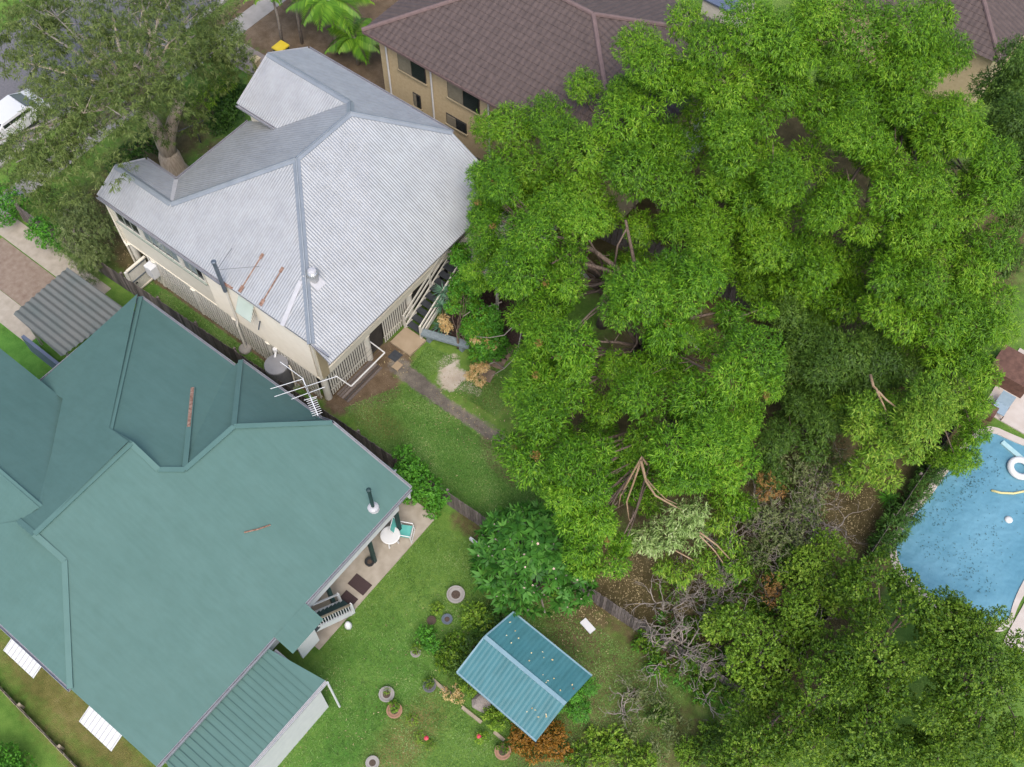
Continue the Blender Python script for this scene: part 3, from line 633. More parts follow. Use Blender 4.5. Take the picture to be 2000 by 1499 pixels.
# lean-to
lt = MB().prism([(-14.35, 4.3, 3.75), (-12.1, 4.75, 3.35), (-12.15, -1.6, 3.35), (-14.45, -.6, 3.75)], (0, 0, -.04)).build('lean_to_roof', M_GREEN, GH)
for i in range(20): MB().bar((-14.3, -.6+i*.25, 3.77), (-12.15, -.6+i*.25, 3.37), .03, .02).build('roof_rib', M_GREEN, lt)
MB().box(-14.3, -12.35, -1.2, 4.5, 0, 3.3).build('wall', M_WHITE, GH)
gutter((-12.1, 4.75, 3.37), (-12.15, -1.6, 3.37), (1, 0, 0), M_LIGHTFLASH, .12, GH)
MB().tube([(-12.0, 4.75, 3.3), (-12.0, 4.75, .1)], .045, 8).build('downpipe', M_WHITE, GH)
# flue and lead flashing, dark mark
fx, fy = (-14.9,10.61,4.5)[:2]
MB().tube([(fx, fy, 4.3), (fx, fy, 5.7)], .07, 8).lathe(fx, fy, [(.09, 5.6), (.1, 5.75), (.03, 5.8)], 8).build('flue_pipe', M_TEAL, GH)
MB().lathe(fx, fy, [(.25, zrear(fx, fy)-.1), (.22, zrear(fx, fy)+.06), (.12, zrear(fx, fy)+.12)], 12).build('flue_flashing', M_LIGHTFLASH, GH)
p, q = (-17.52,6.68,5.9), (-17.06,7.52,5.5)
MB().tube([(p[0], p[1], zrear(*p[:2])+.03), (.5*(p[0]+q[0])+.05, .5*(p[1]+q[1]), zrear(.5*(p[0]+q[0]), 0)+.05), (q[0], q[1], zrear(*q[:2])+.03)], .03, 5).build('fallen_twig', M_RUST, GH)
# stair with white balustrade
gs = MB().bar((-14.78, 6.2, 1.98), (-14.78, 7.85, .12), .06, .22).build('staircase', M_WHITE, GH)
MB().bar((-14.1, 6.2, 1.98), (-14.1, 7.85, .12), .06, .28).build('stringer', M_WHITE, gs)
trd = None
for k in range(9):
    if trd is None: trd = MB().box(-14.74, -14.14, 6.25, 6.47, 1.8, 1.84).build('tread', M_TEAL, gs)
    else: dup(trd, dy=k*.185, dz=-k*.2)
for k in range(13):
    y = 6.25+k*.12; z = 1.98-(y-6.2)*1.127
    MB().box(-14.115, -14.085, y, y+.03, z, z+.85).build('baluster', M_WHITE, gs)
MB().bar((-14.1, 6.15, 2.92), (-14.1, 7.85, .98), .07, .06).build('handrail', M_TIMBERP, gs)
MB().bar((-14.78, 6.6, 2.4), (-14.78, 7.85, .98), .06, .06).build('handrail', M_WHITE, gs)
for x in (-14.1, -14.78): MB().box(x-.05, x+.05, 7.8, 7.9, 0, 1.02).build('newel_post', M_WHITE, gs)
# antenna
an = T('tv_antenna', 'white television antenna on a mast above the green eave', 'antenna', (-19.44,12.24,4.6))
bt0, bt1 = Vector((-20.21,12.67,5.6)), Vector((-18.6,11.82,5.6))
MB().tube([(-20.2,12.75,4), (-19.35,12.22,5.6)][:1]+[((-19.35,12.22,5.6)[0], (-19.35,12.22,5.6)[1], 5.6)] if False else [((-19.35,12.22,5.6)[0], (-19.35,12.22,5.6)[1], 3.6), ((-19.35,12.22,5.6)[0], (-19.35,12.22,5.6)[1], 5.58)], .03, 6).build('mast', M_GALV, an)
MB().bar(bt0, bt1, .035, .04).build('boom', M_WHITEP, an)
MB().bar(bt0+(bt1-bt0)*.2, bt0+(bt1-bt0)*.5, .06, .04).build('boom_bracket', M_WHITEP, an)
for p, q in (((-20.88,11.56,5.6), (-20.16,12.68,5.63)), ((-20.51,11.4,5.6), (-19.21,13.59,5.6)), ((-19.91,11.72,5.6), (-19.26,12.93,5.6)), ((-21.37,12.64,5.75), (-20.18,12.67,5.63)), ((-19.49,11.99,5.6), (-19.21,12.41,5.6))):
    MB().tube([p, q], .013, 5).build('element', M_WHITEP, an)
for k in range(8):
    c = bt0+(bt1-bt0)*(.58+.055*k); dv = Vector(((-19.26,12.93,5.6)))-Vector(((-19.91,11.72,5.6))); dv.normalize()
    MB().tube([c-dv*.2, c+dv*.2], .011, 4).build('element', M_WHITEP, an)

# patio furniture of the green house
for nm, lab, p, w, d in (('door_mat', 'dark mat at the foot of the green house stair', (-14.64,7.88,0.06), .32, .5), ('door_mat', 'brown mat lying alone on the patio slab', (-14.69,8.89,0.06), .42, .28)):
    tag(MB().box(p[0]-w, p[0]+w, p[1]-d, p[1]+d, .05, .07).build(nm, mat('brown coir mat', (.05, .03, .03), (.08, .05, .05), scale=30, rough=1)), lab, 'mat', 'mats on the patio')
tp = (-14.9,11.09,0.7)
tb = T('patio_table', 'round white plastic table on the patio slab', 'table', (tp[0], tp[1], .05))
MB().lathe(tp[0], tp[1], [(.40, .7), (.41, .73), (.38, .745)], 24).build('tabletop', M_WHITEP, tb)
for k in range(4):
    ang = k*math.pi/2+.4
    MB().bar((tp[0]+.3*math.cos(ang), tp[1]+.3*math.sin(ang), .05), (tp[0]+.2*math.cos(ang), tp[1]+.2*math.sin(ang), .7), .05).build('leg', M_WHITEP, tb)
cp = (-14.65,11.65,0.35)
ch = T('patio_chair', 'aqua sling patio chair with white frame beside the round table', 'chair', (cp[0], cp[1], .05))
def chp(u, v, z):    # u sideways, v towards the back
    a = R(118); return (cp[0]+u*math.cos(a)+v*math.cos(a+math.pi/2), cp[1]+u*math.sin(a)+v*math.sin(a+math.pi/2), .05+z)
MB().prism([chp(-.27, -.28, .42), chp(.27, -.28, .42), chp(.27, .22, .38), chp(-.27, .22, .38)], (0, 0, .02)).build('seat', M_AQUA, ch)
MB().prism([chp(-.27, .2, .39), chp(.27, .2, .39), chp(.27, .5, .98), chp(-.27, .5, .98)], Vector(chp(0, .018, 0))-Vector(chp(0, 0, -.01))).build('backrest', M_AQUA, ch)
for sgn in (-1, 1):
    u = .3*sgn
    MB().tube([chp(u, -.34, 0), chp(u, -.3, .62), chp(u, .25, .64)], .022, 6).build('armrest', M_WHITEP, ch)
    MB().tube([chp(u, .42, 0), chp(u, .18, .38), chp(u, .5, 1.0)], .022, 6).build('side_frame', M_WHITEP, ch)
MB().tube([chp(-.3, .5, 1.0), chp(.3, .5, 1.0)], .022, 6).build('top_rail', M_WHITEP, ch)
MB().tube([chp(-.3, -.32, .42), chp(.3, -.32, .42)], .022, 6).build('front_rail', M_WHITEP, ch)
MB().tube([chp(-.3, -.34, .02), chp(.3, -.34, .02)], .018, 6).build('foot_rail', M_WHITEP, ch)

# gazebo
gz = T('garden_shelter', 'small garden shelter with teal gabled metal roof', 'shelter', (-6.9, 9.6, 0))
g0, g1, g2 = (-8.85, 8.1, 2.1), (-8.8, 9.68, 2.5), (-8.62, 11.2, 2.1); g3, g4, g5 = (-5.05, 7.92, 2.1), (-4.95, 9.52, 2.5), (-4.85, 11.05, 2.1)
sheet([g0, g3, g4, g1], (0, -1, 0), .18, .004).build('roof_sheet', M_GAZ, gz); sheet([g1, g4, g5, g2], (0, 1, 0), .18, .004).build('roof_sheet', M_GAZ, gz)
MB().bar(Vector(g1)+Vector((0, 0, .03)), Vector(g4)+Vector((0, 0, .03)), .16, .04).build('ridge_cap', M_GAZCAP, gz)
for p, q in ((g0, g3), (g2, g5), (g0, g1), (g1, g2)): MB().bar(Vector(p)+Vector((0, 0, -.02)), Vector(q)+Vector((0, 0, -.02)), .06, .1).build('edge_trim', M_GAZCAP, gz)
for x, y in ((-8.6, 8.4), (-8.45, 10.9), (-5.25, 8.2), (-5.1, 10.75)): MB().box(x-.05, x+.05, y-.05, y+.05, 0, 2.05).build('post', M_WOODR, gz)

# carport
cpt = T('carport', 'carport with a flat ribbed grey green roof at the front of the green house', 'carport', (-32.5, 10, 0))
sheet([(-34.4, 11.5, 2.55), (-34.3, 8.35, 2.55), (-30.95, 8.2, 2.45), (-30.6, 11.6, 2.45)], (1, 0, 0), .3, .035, 8).build('roof_sheet', M_CARPORT, cpt)
for x, y in ((-34.2, 11.2), (-34.1, 8.6), (-31.0, 11.2), (-31.1, 8.5)): MB().box(x-.05, x+.05, y-.05, y+.05, 0, 2.45).build('post', M_GALV, cpt)
MB().box(-34.2, -30.9, 8.05, 8.2, 0, 1.2).build('side_wall', M_BLUEROOF, cpt)

# ------------------------------------------------------------------ brick house beyond the trees
BH = T('brick_house', 'two storey cream brick house with brown tiled hip roof', 'house', (-24, 34, 0))
ez = 5.3; rz = 7.55
c1, c2, c3, c4 = (-31.95, 29.2, ez), (-16.6, 29.2, ez), (-16.6, 40.4, ez), (-31.95, 40.4, ez); r1, r2 = (-26.35, 34.8, rz), (-22.2, 34.8, rz)
for p, d in (([c1, c2, r2, r1], (0, -1, 0)), ([c2, c3, r2], (1, 0, 0)), ([c4, c1, r1], (-1, 0, 0)), ([c3, c4, r1, r2], (0, 1, 0))):
    sheet(p, d, .3, .016, 6, courses=.34, lip=.022).build('tile_courses', M_TILE, BH, smooth=False, kind='stuff')
for p, q in ((r1, r2), (c1, r1), (c2, r2), (c3, r2), (c4, r1)):
    MB().tube([Vector(p)+Vector((0, 0, .03)), Vector(q)+Vector((0, 0, .03))], .12, 8).build('ridge_tiles', M_TILER, BH)
MB().box(-31.4, -17.2, 29.7, 39.9, 0, ez-.1).build('wall', M_BRICK, BH)
for p, q in ((c1, c2), (c1, c4), (c2, c3)): MB().bar(Vector(p)+Vector((0, 0, -.08)), Vector(q)+Vector((0, 0, -.08)), .1, .14).build('gutter', M_TILER, BH)
def bwin(x0, x1, z0, z1):
    w = MB().box(x0, x1, 29.66, 29.72, z0, z1).build('window', M_DARK, BH)
    MB().box(x0+.05, (x0+x1)/2-.02, 29.63, 29.655, z0+.05, z1-.05).build('pane', mat('curtained glass', (.25, .22, .17), (.33, .29, .22), rough=.1), w)
    MB().box((x0+x1)/2+.02, x1-.05, 29.63, 29.655, z0+.05, z1-.05).build('pane', M_GLASSD, w)
    MB().box(x0-.06, x1+.06, 29.6, 29.7, z0-.1, z0-.01).build('sill', M_TAN, w)
bwin(-30.2, -28.4, 3.5, 4.7); bwin(-27.0, -25.0, 3.5, 4.7); bwin(-27.2, -25.9, 1.6, 2.3); bwin(-29.4, -28.9, 1.5, 2.4)
for x in (-30.9, -28.0, -24.4): MB().tube([(x, 29.62, ez-.1), (x, 29.62, 0)], .05, 8).build('downpipe', M_WHITE, BH)
BH2 = T('tiled_house', 'second brown tiled roof at the top right edge beyond the canopy', 'house', (-7.94,49.73,4))
bx, by = (-6.57,47.97,4)[:2]
q1, q2, q3, q4 = (bx-3.6, by-.2, 4.0), (bx+.2, by-.2, 4.0), (bx+.2, by+9, 4.0), (bx-10, by+9, 4.0); q1 = (bx-10, by-.2, 4.0)
rr1, rr2 = (bx-5.4, by+4.4, 5.9), (bx-4.4, by+4.4, 5.9)
for p, d in (([q1, q2, rr2, rr1], (0, -1, 0)), ([q2, q3, rr2], (1, 0, 0)), ([q4, q1, rr1], (-1, 0, 0)), ([q3, q4, rr1, rr2], (0, 1, 0))):
    sheet(p, d, .3, .016, 4, courses=.34, lip=.022).build('tile_courses', M_TILE, BH2, kind='stuff')
for p, q in ((rr1, rr2), (q2, rr2), (q1, rr1), (q3, rr2)): MB().tube([Vector(p)+Vector((0, 0, .03)), Vector(q)+Vector((0, 0, .03))], .12, 8).build('ridge_tiles', M_TILER, BH2)
MB().box(bx-9.5, bx-.3, by+.3, by+8.5, 0, 3.9).build('wall', M_BRICK, BH2)
sp = (-20.69,44.95,2.4)  # unidentified blue grey patch, given the shape of a shed
sh = T('shed', 'blue grey patch of unclear kind glimpsed above the big tree, built as a shed', 'shed', (sp[0], sp[1], 0))
MB().box(sp[0]-1.0, sp[0]+1.0, sp[1]-.3, sp[1]+3, 2.35, 2.45).build('roof_sheet', M_BLUEROOF, sh); MB().box(sp[0]-.9, sp[0]+.9, sp[1]-.2, sp[1]+2.9, 0, 2.34).build('wall', M_CREAMD, sh)
# pale shed under the outer canopy that shows through the leaves
sp = (-17.72,37.01,1.8)
tag(MB().box(sp[0]-1.2, sp[0]+1.2, sp[1]-1.6, sp[1]+1.6, 1.7, 1.8).box(sp[0]-1.1, sp[0]+1.1, sp[1]-1.5, sp[1]+1.5, 0, 1.7).build('garden_shed', M_WHITE), 'white garden shed glimpsed through the leaves beside the brown tiled roof', 'shed')

# ------------------------------------------------------------------ swimming pool
pool = [(2.2,31.1,0.06), (3.57,31.25,0.06), (5.82,31.76,0.06), (7.34,29.75,0.06), (6.47,26.05,0.06), (6.49,24.54,0.06), (6.76,23.36,0.06), (5.61,22.65,0.06), (3.2,22.54,0.06), (1.69,23.33,0.06), (1.52,24.93,0.06), (1.79,26.49,0.06), (1.82,27.88,0.06), (1.96,29.56,0.06)]
pts = [Vector((p[0], p[1], 0)) for p in pool]
def smooth_loop(p, n=2):
    for _ in range(n):
        q = []
        for i in range(len(p)):
            a_, b2_ = p[i], p[(i+1) % len(p)]; q += [a_*.75+b2_*.25, a_*.25+b2_*.75]
        p = q
    return p
lp = smooth_loop(pts)
mw, t, b, N, L = newmat('pool water')
g = N('ShaderNodeNewGeometry'); n1 = N('ShaderNodeTexNoise'); n1.inputs['Scale'].default_value = .55; n1.inputs['Detail'].default_value = 3; L(g.outputs['Position'], n1.inputs['Vector'])
r = N('ShaderNodeValToRGB'); r.color_ramp.elements[0].position = .36; r.color_ramp.elements[1].position = .64
r.color_ramp.elements[0].color = (.085, .215, .285, 1); r.color_ramp.elements[1].color = (.115, .26, .335, 1); L(n1.outputs['Fac'], r.inputs[0]); L(r.outputs[0], b.inputs['Base Color'])
b.inputs['Roughness'].default_value = .12; n2 = N('ShaderNodeTexNoise'); n2.inputs['Scale'].default_value = 2.2; L(g.outputs['Position'], n2.inputs['Vector'])
bu = N('ShaderNodeBump'); bu.inputs['Strength'].default_value = .8; bu.inputs['Distance'].default_value = .1; L(n2.outputs['Fac'], bu.inputs['Height']); L(bu.outputs[0], b.inputs['Normal'])
struct(MB().prism([(p.x, p.y, -.05) for p in lp], (0, 0, .09)).build('pool_water', mw))
cen = sum(lp, Vector((0, 0, 0)))/len(lp); cm = MB(); n = len(lp)
outr = [p+(p-cen).normalized()*.32 for p in lp]
cm.add([(p.x, p.y, .09) for p in lp]+[(p.x, p.y, .09) for p in outr]+[(p.x, p.y, 0) for p in lp]+[(p.x, p.y, -.02) for p in outr],
       [(i, n+i, n+(i+1) % n, (i+1) % n) for i in range(n)]+[(i, (i+1) % n, 2*n+(i+1) % n, 2*n+i) for i in range(n)]+[(n+i, 3*n+i, 3*n+(i+1) % n, n+(i+1) % n) for i in range(n)])
struct(cm.build('pool_coping', M_TILEPALE))
struct(MB().box(1.6, 16, 31.9, 36, -.05, .07).build('pool_deck', M_TILEPALE)); struct(MB().box(6.9, 16, 22.6, 31.85, -.05, .066).build('pool_deck', M_TILEPALE))
rp = (4.22,30.16,0.14)
rgm = MB(); nn = 24; mmn = 8
for i in range(nn):
    for j in range(mmn):
        A_, B_ = 2*math.pi*i/nn, 2*math.pi*j/mmn; rr = .42+.15*math.cos(B_); rgm.v.append((rp[0]+rr*math.cos(A_), rp[1]+rr*math.sin(A_), .14+.13*math.sin(B_)))
for i in range(nn):
    for j in range(mmn): rgm.f.append((i*mmn+j, ((i+1) % nn)*mmn+j, ((i+1) % nn)*mmn+(j+1) % mmn, i*mmn+(j+1) % mmn))
sr = rgm.build('swim_ring', M_WHITEP, smooth=True); tag(sr, 'white inflatable swim ring floating by the far pool edge', 'swim ring')
tag(MB().tube([(3.69,28.46,0.08), (4.06,28.59,0.09), (4.5,28.9,0.09), (4.96,29.45,0.08), (5.57,30.16,0.08)], .05, 8).build('pool_noodle', M_NOODLE, smooth=True), 'pale yellow foam noodle floating on the pool', 'pool noodle')
sk = (4.85,27.66,0.06)
tag(MB().lathe(sk[0], sk[1], [(.16, .03), (.17, .07), (.1, .12), (.02, .14)], 16).build('pool_float', M_WHITEP, smooth=True), 'round white float in the middle of the pool', 'pool float')
tag(MB().bar((3.06,30.9,0.08), (4.33,30.6,0.08), .22, .1).build('pool_lounger', mat('pale aqua vinyl', (.38, .62, .64), (.5, .7, .72), rough=.4)), 'pale aqua inflatable lounger beside the swim ring', 'pool lounger')
pc = (2.24,32.19,0.4)
pcn = T('pool_chair', 'pale blue folding chair on the paving above the pool', 'chair', (pc[0], pc[1], .07))
MB().box(pc[0]-.3, pc[0]+.3, pc[1]-.3, pc[1]+.25, .4, .44).build('seat', mat('pale blue canvas', (.28, .38, .46), (.34, .44, .52), rough=.7), pcn)
MB().prism([(pc[0]-.3, pc[1]+.25, .42), (pc[0]+.3, pc[1]+.25, .42), (pc[0]+.3, pc[1]+.5, .95), (pc[0]-.3, pc[1]+.5, .95)], (0, .03, 0)).build('backrest', mat('pale blue canvas back', (.28, .38, .46), (.34, .44, .52), rough=.7), pcn)
for sx in (-.3, .3):
    for sy in (-.28, .28): MB().box(pc[0]+sx-.02, pc[0]+sx+.02, pc[1]+sy-.02, pc[1]+sy+.02, .07, .4).build('leg', M_WOODR, pcn)
pt_ = (1.77,31.83,0.3)
tag(MB().box(pt_[0]-.45, pt_[0]+.45, pt_[1]-.3, pt_[1]+.3, .07, .45).build('deck_box', M_WOODR), 'red brown timber box on the poolside paving', 'storage box')
tag(MB().box(*(lambda p: (p[0]-.9, p[0]+.9, p[1]-.8, p[1]+.8, 0, .9))((1.86,34.27,0.5))).build('timber_cubby', M_WOODR), 'brown timber box structure at the right edge behind the trees', 'cubby')

# ------------------------------------------------------------------ street side things
car = T('parked_car', 'white car parked on the street under the paperbark at the left edge', 'car', (-45.9, 16.4, 0))
def carbody():
    m = MB(); prof = [(-2.15, .45), (-2.1, .78), (-1.2, .92), (-.55, 1.38), (.95, 1.42), (1.65, 1.0), (2.1, .92), (2.18, .45)]
    for sx in (-.86, .86): m.v += [(-45.9+(sx*(.82 if z > 1.1 else 1)), 16.4+y, z) for y, z in prof]
    k = len(prof); m.f += [(i, i+1, k+i+1, k+i) for i in range(k-1)]+[tuple(range(k)), tuple(range(2*k-1, k-1, -1)), (0, k, 2*k-1, k-1)]
    return m.build('body', M_CARW, car)
carbody()
MB().prism([(-46.6, 15.28, .97), (-45.2, 15.28, .97), (-45.25, 15.82, 1.36), (-46.55, 15.82, 1.36)], (0, -.02, .02)).build('windscreen', M_GLASSD, car)
MB().prism([(-46.55, 17.4, 1.39), (-45.25, 17.4, 1.39), (-45.2, 17.98, 1.06), (-46.6, 17.98, 1.06)], (0, .02, .02)).build('rear_window', M_GLASSD, car)
for sx in (-46.68, -45.12): MB().box(sx-.02, sx+.02, 15.8, 17.5, 1.0, 1.3).build('side_window', M_GLASSD, car)
for sx in (-46.7, -45.1):
    for sy in (15.0, 17.75):
        w = MB(); w.tube([(sx-.1, sy, .32), (sx+.1, sy, .32)], .32, 14); wo = w.build('wheel', M_BLACK, car); MB().tube([(sx-.11, sy, .32), (sx+.11, sy, .32)], .18, 10).build('rim', M_GALV, wo)
bn = (-38.32,28.93,1)
bi = T('wheelie_bin', 'bin with a bright yellow lid behind the roof peak', 'bin', (bn[0], bn[1], 0))
MB().box(bn[0]-.28, bn[0]+.28, bn[1]-.32, bn[1]+.32, .08, .98).build('body', M_TEAL, bi); MB().box(bn[0]-.32, bn[0]+.32, bn[1]-.37, bn[1]+.37, .98, 1.06).build('lid', M_YELLOW, bi)
gp = (-38.14,27,1.2)
tag(MB().box(gp[0]-.16, gp[0]+.16, gp[1]-.16, gp[1]+.16, 0, 1.6).box(gp[0]-.22, gp[0]+.22, gp[1]-.22, gp[1]+.22, 1.6, 1.68).build('gate_pillar', M_BRICK), 'cream pillar at the front entry beside the roof gable', 'pillar')
ff = T('wire_fence', 'thin front fence rail in front of the dark hedge', 'fence', (-38.6, 16, 0))
MB().tube([(-38.68,17.61,1.3), (-37.98,20.57,1.3), (-36.65,24.33,1.3)], .025, 5).build('rail', M_WIRE, ff)
for p in ((-38.68,17.61,1.3), (-38.17,19.71,1.3), (-37.5,21.89,1.3), (-36.65,24.33,1.3)): MB().tube([(p[0], p[1], 0), (p[0], p[1], 1.32)], .03, 5).build('post', M_WIRE, ff)

# ------------------------------------------------------------------ neighbour's garden: pots, edging, bits
def pot(px, r, h, m, lab, fill=M_SOIL):
    r *= .88; h *= .9
    o = T('plant_pot', lab, 'plant pot', (px[0], px[1], 0), 'plant pots on the neighbouring lawn')
    MB().lathe(px[0], px[1], [(r*.72, 0), (r*.95, h*.8), (r*1.05, h*.82), (r*1.05, h), (r*.86, h), (r*.84, h*.86)], 20).build('rim', m, o)
    MB().lathe(px[0], px[1], [(r*.8, h*.7), (r*.84, h*.84), (r*.2, h*.88)], 16).build('soil', fill, o)
    return o
pot((-11.28,10.87,0.4), .40, .4, M_CONCG, 'large pale concrete pot on bare earth near the frangipani')
pot((-10.86,6.18,0.25), .33, .3, M_CONCG, 'grey round pot on the lawn above the terracotta one')
pot((-10.22,5.9,0.25), .33, .3, M_TERRA, 'terracotta pot with yellow green plant beside the grey one')
pot((-6.04,7.23,0.25), .34, .3, M_TERRA, 'tan pot with a red flowering plant at the bottom edge')
pot((-9.77,7.43,0.25), .28, .3, M_TANK, 'dark grey pot at the end of the pale edging')
pot((-11.04,8.11,0.2), .22, .28, M_CONCG, 'small pale pot among the low shrubs')
pot((-10.93,9.89,0.2), .24, .28, M_DARKMETAL, 'small dark pot between the yellow shrub and the concrete pot')
pot((-11.39,9.48,0.2), .2, .25, M_SOIL, 'small brown pot left of the dark pot')
pot((-9.62,3.96,0.2), .28, .2, M_CONCG, 'shallow grey bowl on the grass at the bottom edge')
pot((-14.97,9.82,0.2), .22, .3, M_BLACK, 'black pot with yellow plant on the patio slab')
for (p, q, lab) in (((-9.87,7.72,0.05), (-9.15,7.68,0.05), 'pale timber edging near the dark grey pot'), ((-8.3,7.6,0.05), (-7.36,7.6,0.05), 'pale timber edging by the grey stone'), ((-6.77,7.62,0.05), (-6.27,7.61,0.05), 'short timber edging next to the bronze shrub')):
    tag(MB().bar(p, q, .12, .14).build('garden_edging', M_TIMBERP), lab, 'edging', 'timber garden edging')
st = (-7.78,8.21,0.15); rg = random.Random(2); sm = MB(); sm.lathe(st[0], st[1], [(.34, 0), (.4, .12), (.3, .28), (.08, .33)], 9)
sm.v = [(x+rg.uniform(-.05, .05), y+rg.uniform(-.05, .05), z) for x, y, z in sm.v]; tag(sm.build('garden_stone', M_STONE), 'pale pinkish stone under the edge of the teal shelter', 'stone')
tag(MB().bar((-6.68,13.2,0.06), (-6.09,13.07,0.06), .3, .05).build('white_board', M_WHITE), 'white board lying on the ground below the frangipani', 'board')
tag(MB().bar((-12.36,13.11,0.3), (-11.52,13.07,0.3), .1, .2).build('white_edging', M_WHITE), 'short white board against the fence left of the frangipani', 'board')
sg = (-13.86,7.3,0.2)
tag(MB().lathe(sg[0], sg[1], [(.13, 0), (.16, .2), (.1, .42), (.04, .46)], 12).build('garden_ornament', M_WHITEP, smooth=True), 'white rounded ornament on the grass by the stair', 'ornament')
MBf = fence('side_rail_fence', 'low pale rail fence along the far side of the green roofed house', (-24, -2.7, 0), (-12, -3.1, 0), 30, .5, M_TIMBERP, 9)

# ------------------------------------------------------------------ foliage
def rng(seed): return np.random.default_rng(seed)
def unit(v): return v/np.maximum(np.linalg.norm(v, axis=1, keepdims=True), 1e-9)
def leaf_mesh(name, base, d, nv, Ln, Wd, tint, bend=.15):
    n = len(base); s = unit(np.cross(d, nv)); nn = np.cross(s, d)
    Ln = Ln[:, None]; Wd = Wd[:, None]
    mid = base+d*Ln*.42+nn*Ln*.05
    V = np.stack([base, mid+s*Wd/2, base+d*Ln-nn*Ln*bend-np.array([0, 0, 1])*Ln*bend*.6, mid-s*Wd/2], 1).reshape(-1, 3)
    me = bpy.data.meshes.new(name); me.vertices.add(4*n); me.loops.add(4*n); me.polygons.add(n)
    me.vertices.foreach_set('co', V.astype(np.float32).ravel()); me.loops.foreach_set('vertex_index', np.arange(4*n, dtype=np.int32))
    me.polygons.foreach_set('loop_start', np.arange(0, 4*n, 4, dtype=np.int32)); me.update(calc_edges=True)
    at = me.attributes.new('tint', 'FLOAT', 'POINT'); at.data.foreach_set('value', np.repeat(tint, 4).astype(np.float32))
    return me
def clump(name, rad, n, L0, W0, seed, droop=.5, lobes=8, per=6, flat=.78, spread=.9, up=.25, tmean=.45):
    """Leaf sprays spread over several small lobes; nominal radius rad, origin at the centre."""
    g = rng(seed); nt_ = n//per
    ld = unit(g.normal(size=(lobes, 3))+np.array([0, 0, .35])); od = unit(g.normal(size=(nt_, 3))+np.array([0, 0, up]))
    bump = np.clip(((od@ld.T).max(1)-.72)/.28, 0, 1)**.7
    pos = od*(rad*(.74+.26*bump)*(1-.55*g.uniform(0, 1, nt_)**1.8))[:, None]*np.array([1, 1, flat])
    out = unit(od+.35*(ld[(od@ld.T).argmax(1)]-od)*-1)
    base = np.repeat(pos, per, 0)+g.normal(size=(nt_*per, 3))*L0*.22; o = np.repeat(out, per, 0)
    d = unit(o*.5+g.normal(size=o.shape)*.55*spread+np.array([0, 0, -droop])); nv = unit(o+np.array([0, 0, .7])+g.normal(size=o.shape)*.35)
    tw = np.repeat(g.normal(tmean, .13, nt_), per); tint = np.clip(tw+g.normal(0, .2, nt_*per), 0, 1)
    return leaf_mesh(name, base, d, nv, L0*g.uniform(.7, 1.2, nt_*per), W0*g.uniform(.8, 1.2, nt_*per), tint)
LIB = {}
def lib(kind, **kw):
    LIB[kind] = [(r_, [clump('%s_leaves' % kind, r_, int(kw['n']*(r_**2)), kw['L'], kw['W'], hash_(kind)+i*7+int(r_*100), **kw.get('o', {})) for i in range(kw.get('v', 3))]) for r_ in kw.get('radii', (.7, 1.0, 1.4))]
def hash_(s): return sum(ord(c)*(i+3) for i, c in enumerate(s))
lib('gum', n=2500, L=.195, W=.038, v=4, o=dict(droop=.5, lobes=11, flat=.86))
lib('fine', n=1500, L=.17, W=.022, radii=(.6, .9), o=dict(droop=.75, per=10, spread=.6, flat=1.0))
lib('sparse', n=750, L=.21, W=.032, radii=(.8, 1.1), o=dict(droop=.45, per=12, spread=.75, flat=.8, lobes=9))
lib('round', n=1750, L=.115, W=.062, o=dict(droop=.15, per=6))
lib('small', n=2600, L=.10, W=.05, radii=(.45, .8), o=dict(droop=.2, per=6))
lib('wilt', n=1300, L=.26, W=.05, o=dict(droop=1.1))
lib('scrub', n=620, L=.17, W=.045, o=dict(droop=.3))
def place_clumps(t, lst, kind, m, seed, squash=.9, name='foliage'):
    rg = random.Random(seed); o0 = WL[t.name]
    for (x, y, z, r_) in lst:
        rr, ms = min(LIB[kind], key=lambda a: abs(math.log(a[0]/r_)))
        me = rg.choice(ms); o = bpy.data.objects.new(name, me); COL.objects.link(o); o.parent = t
        if not me.materials: me.materials.append(m)
        o.material_slots[0].link = 'OBJECT'; o.material_slots[0].material = m
        s = (.91 if kind in ('gum', 'round') else .95)*r_/rr; o.location = (x-o0[0], y-o0[1], z-o0[2]+(rg.uniform(-.5, .45) if kind == 'gum' else 0)); o.rotation_euler = (rg.uniform(-.2, .2), rg.uniform(-.2, .2), rg.uniform(0, 6.28))
        o.scale = (s*rg.uniform(.92, 1.1), s*rg.uniform(.92, 1.1), s*squash*rg.uniform(.9, 1.15))
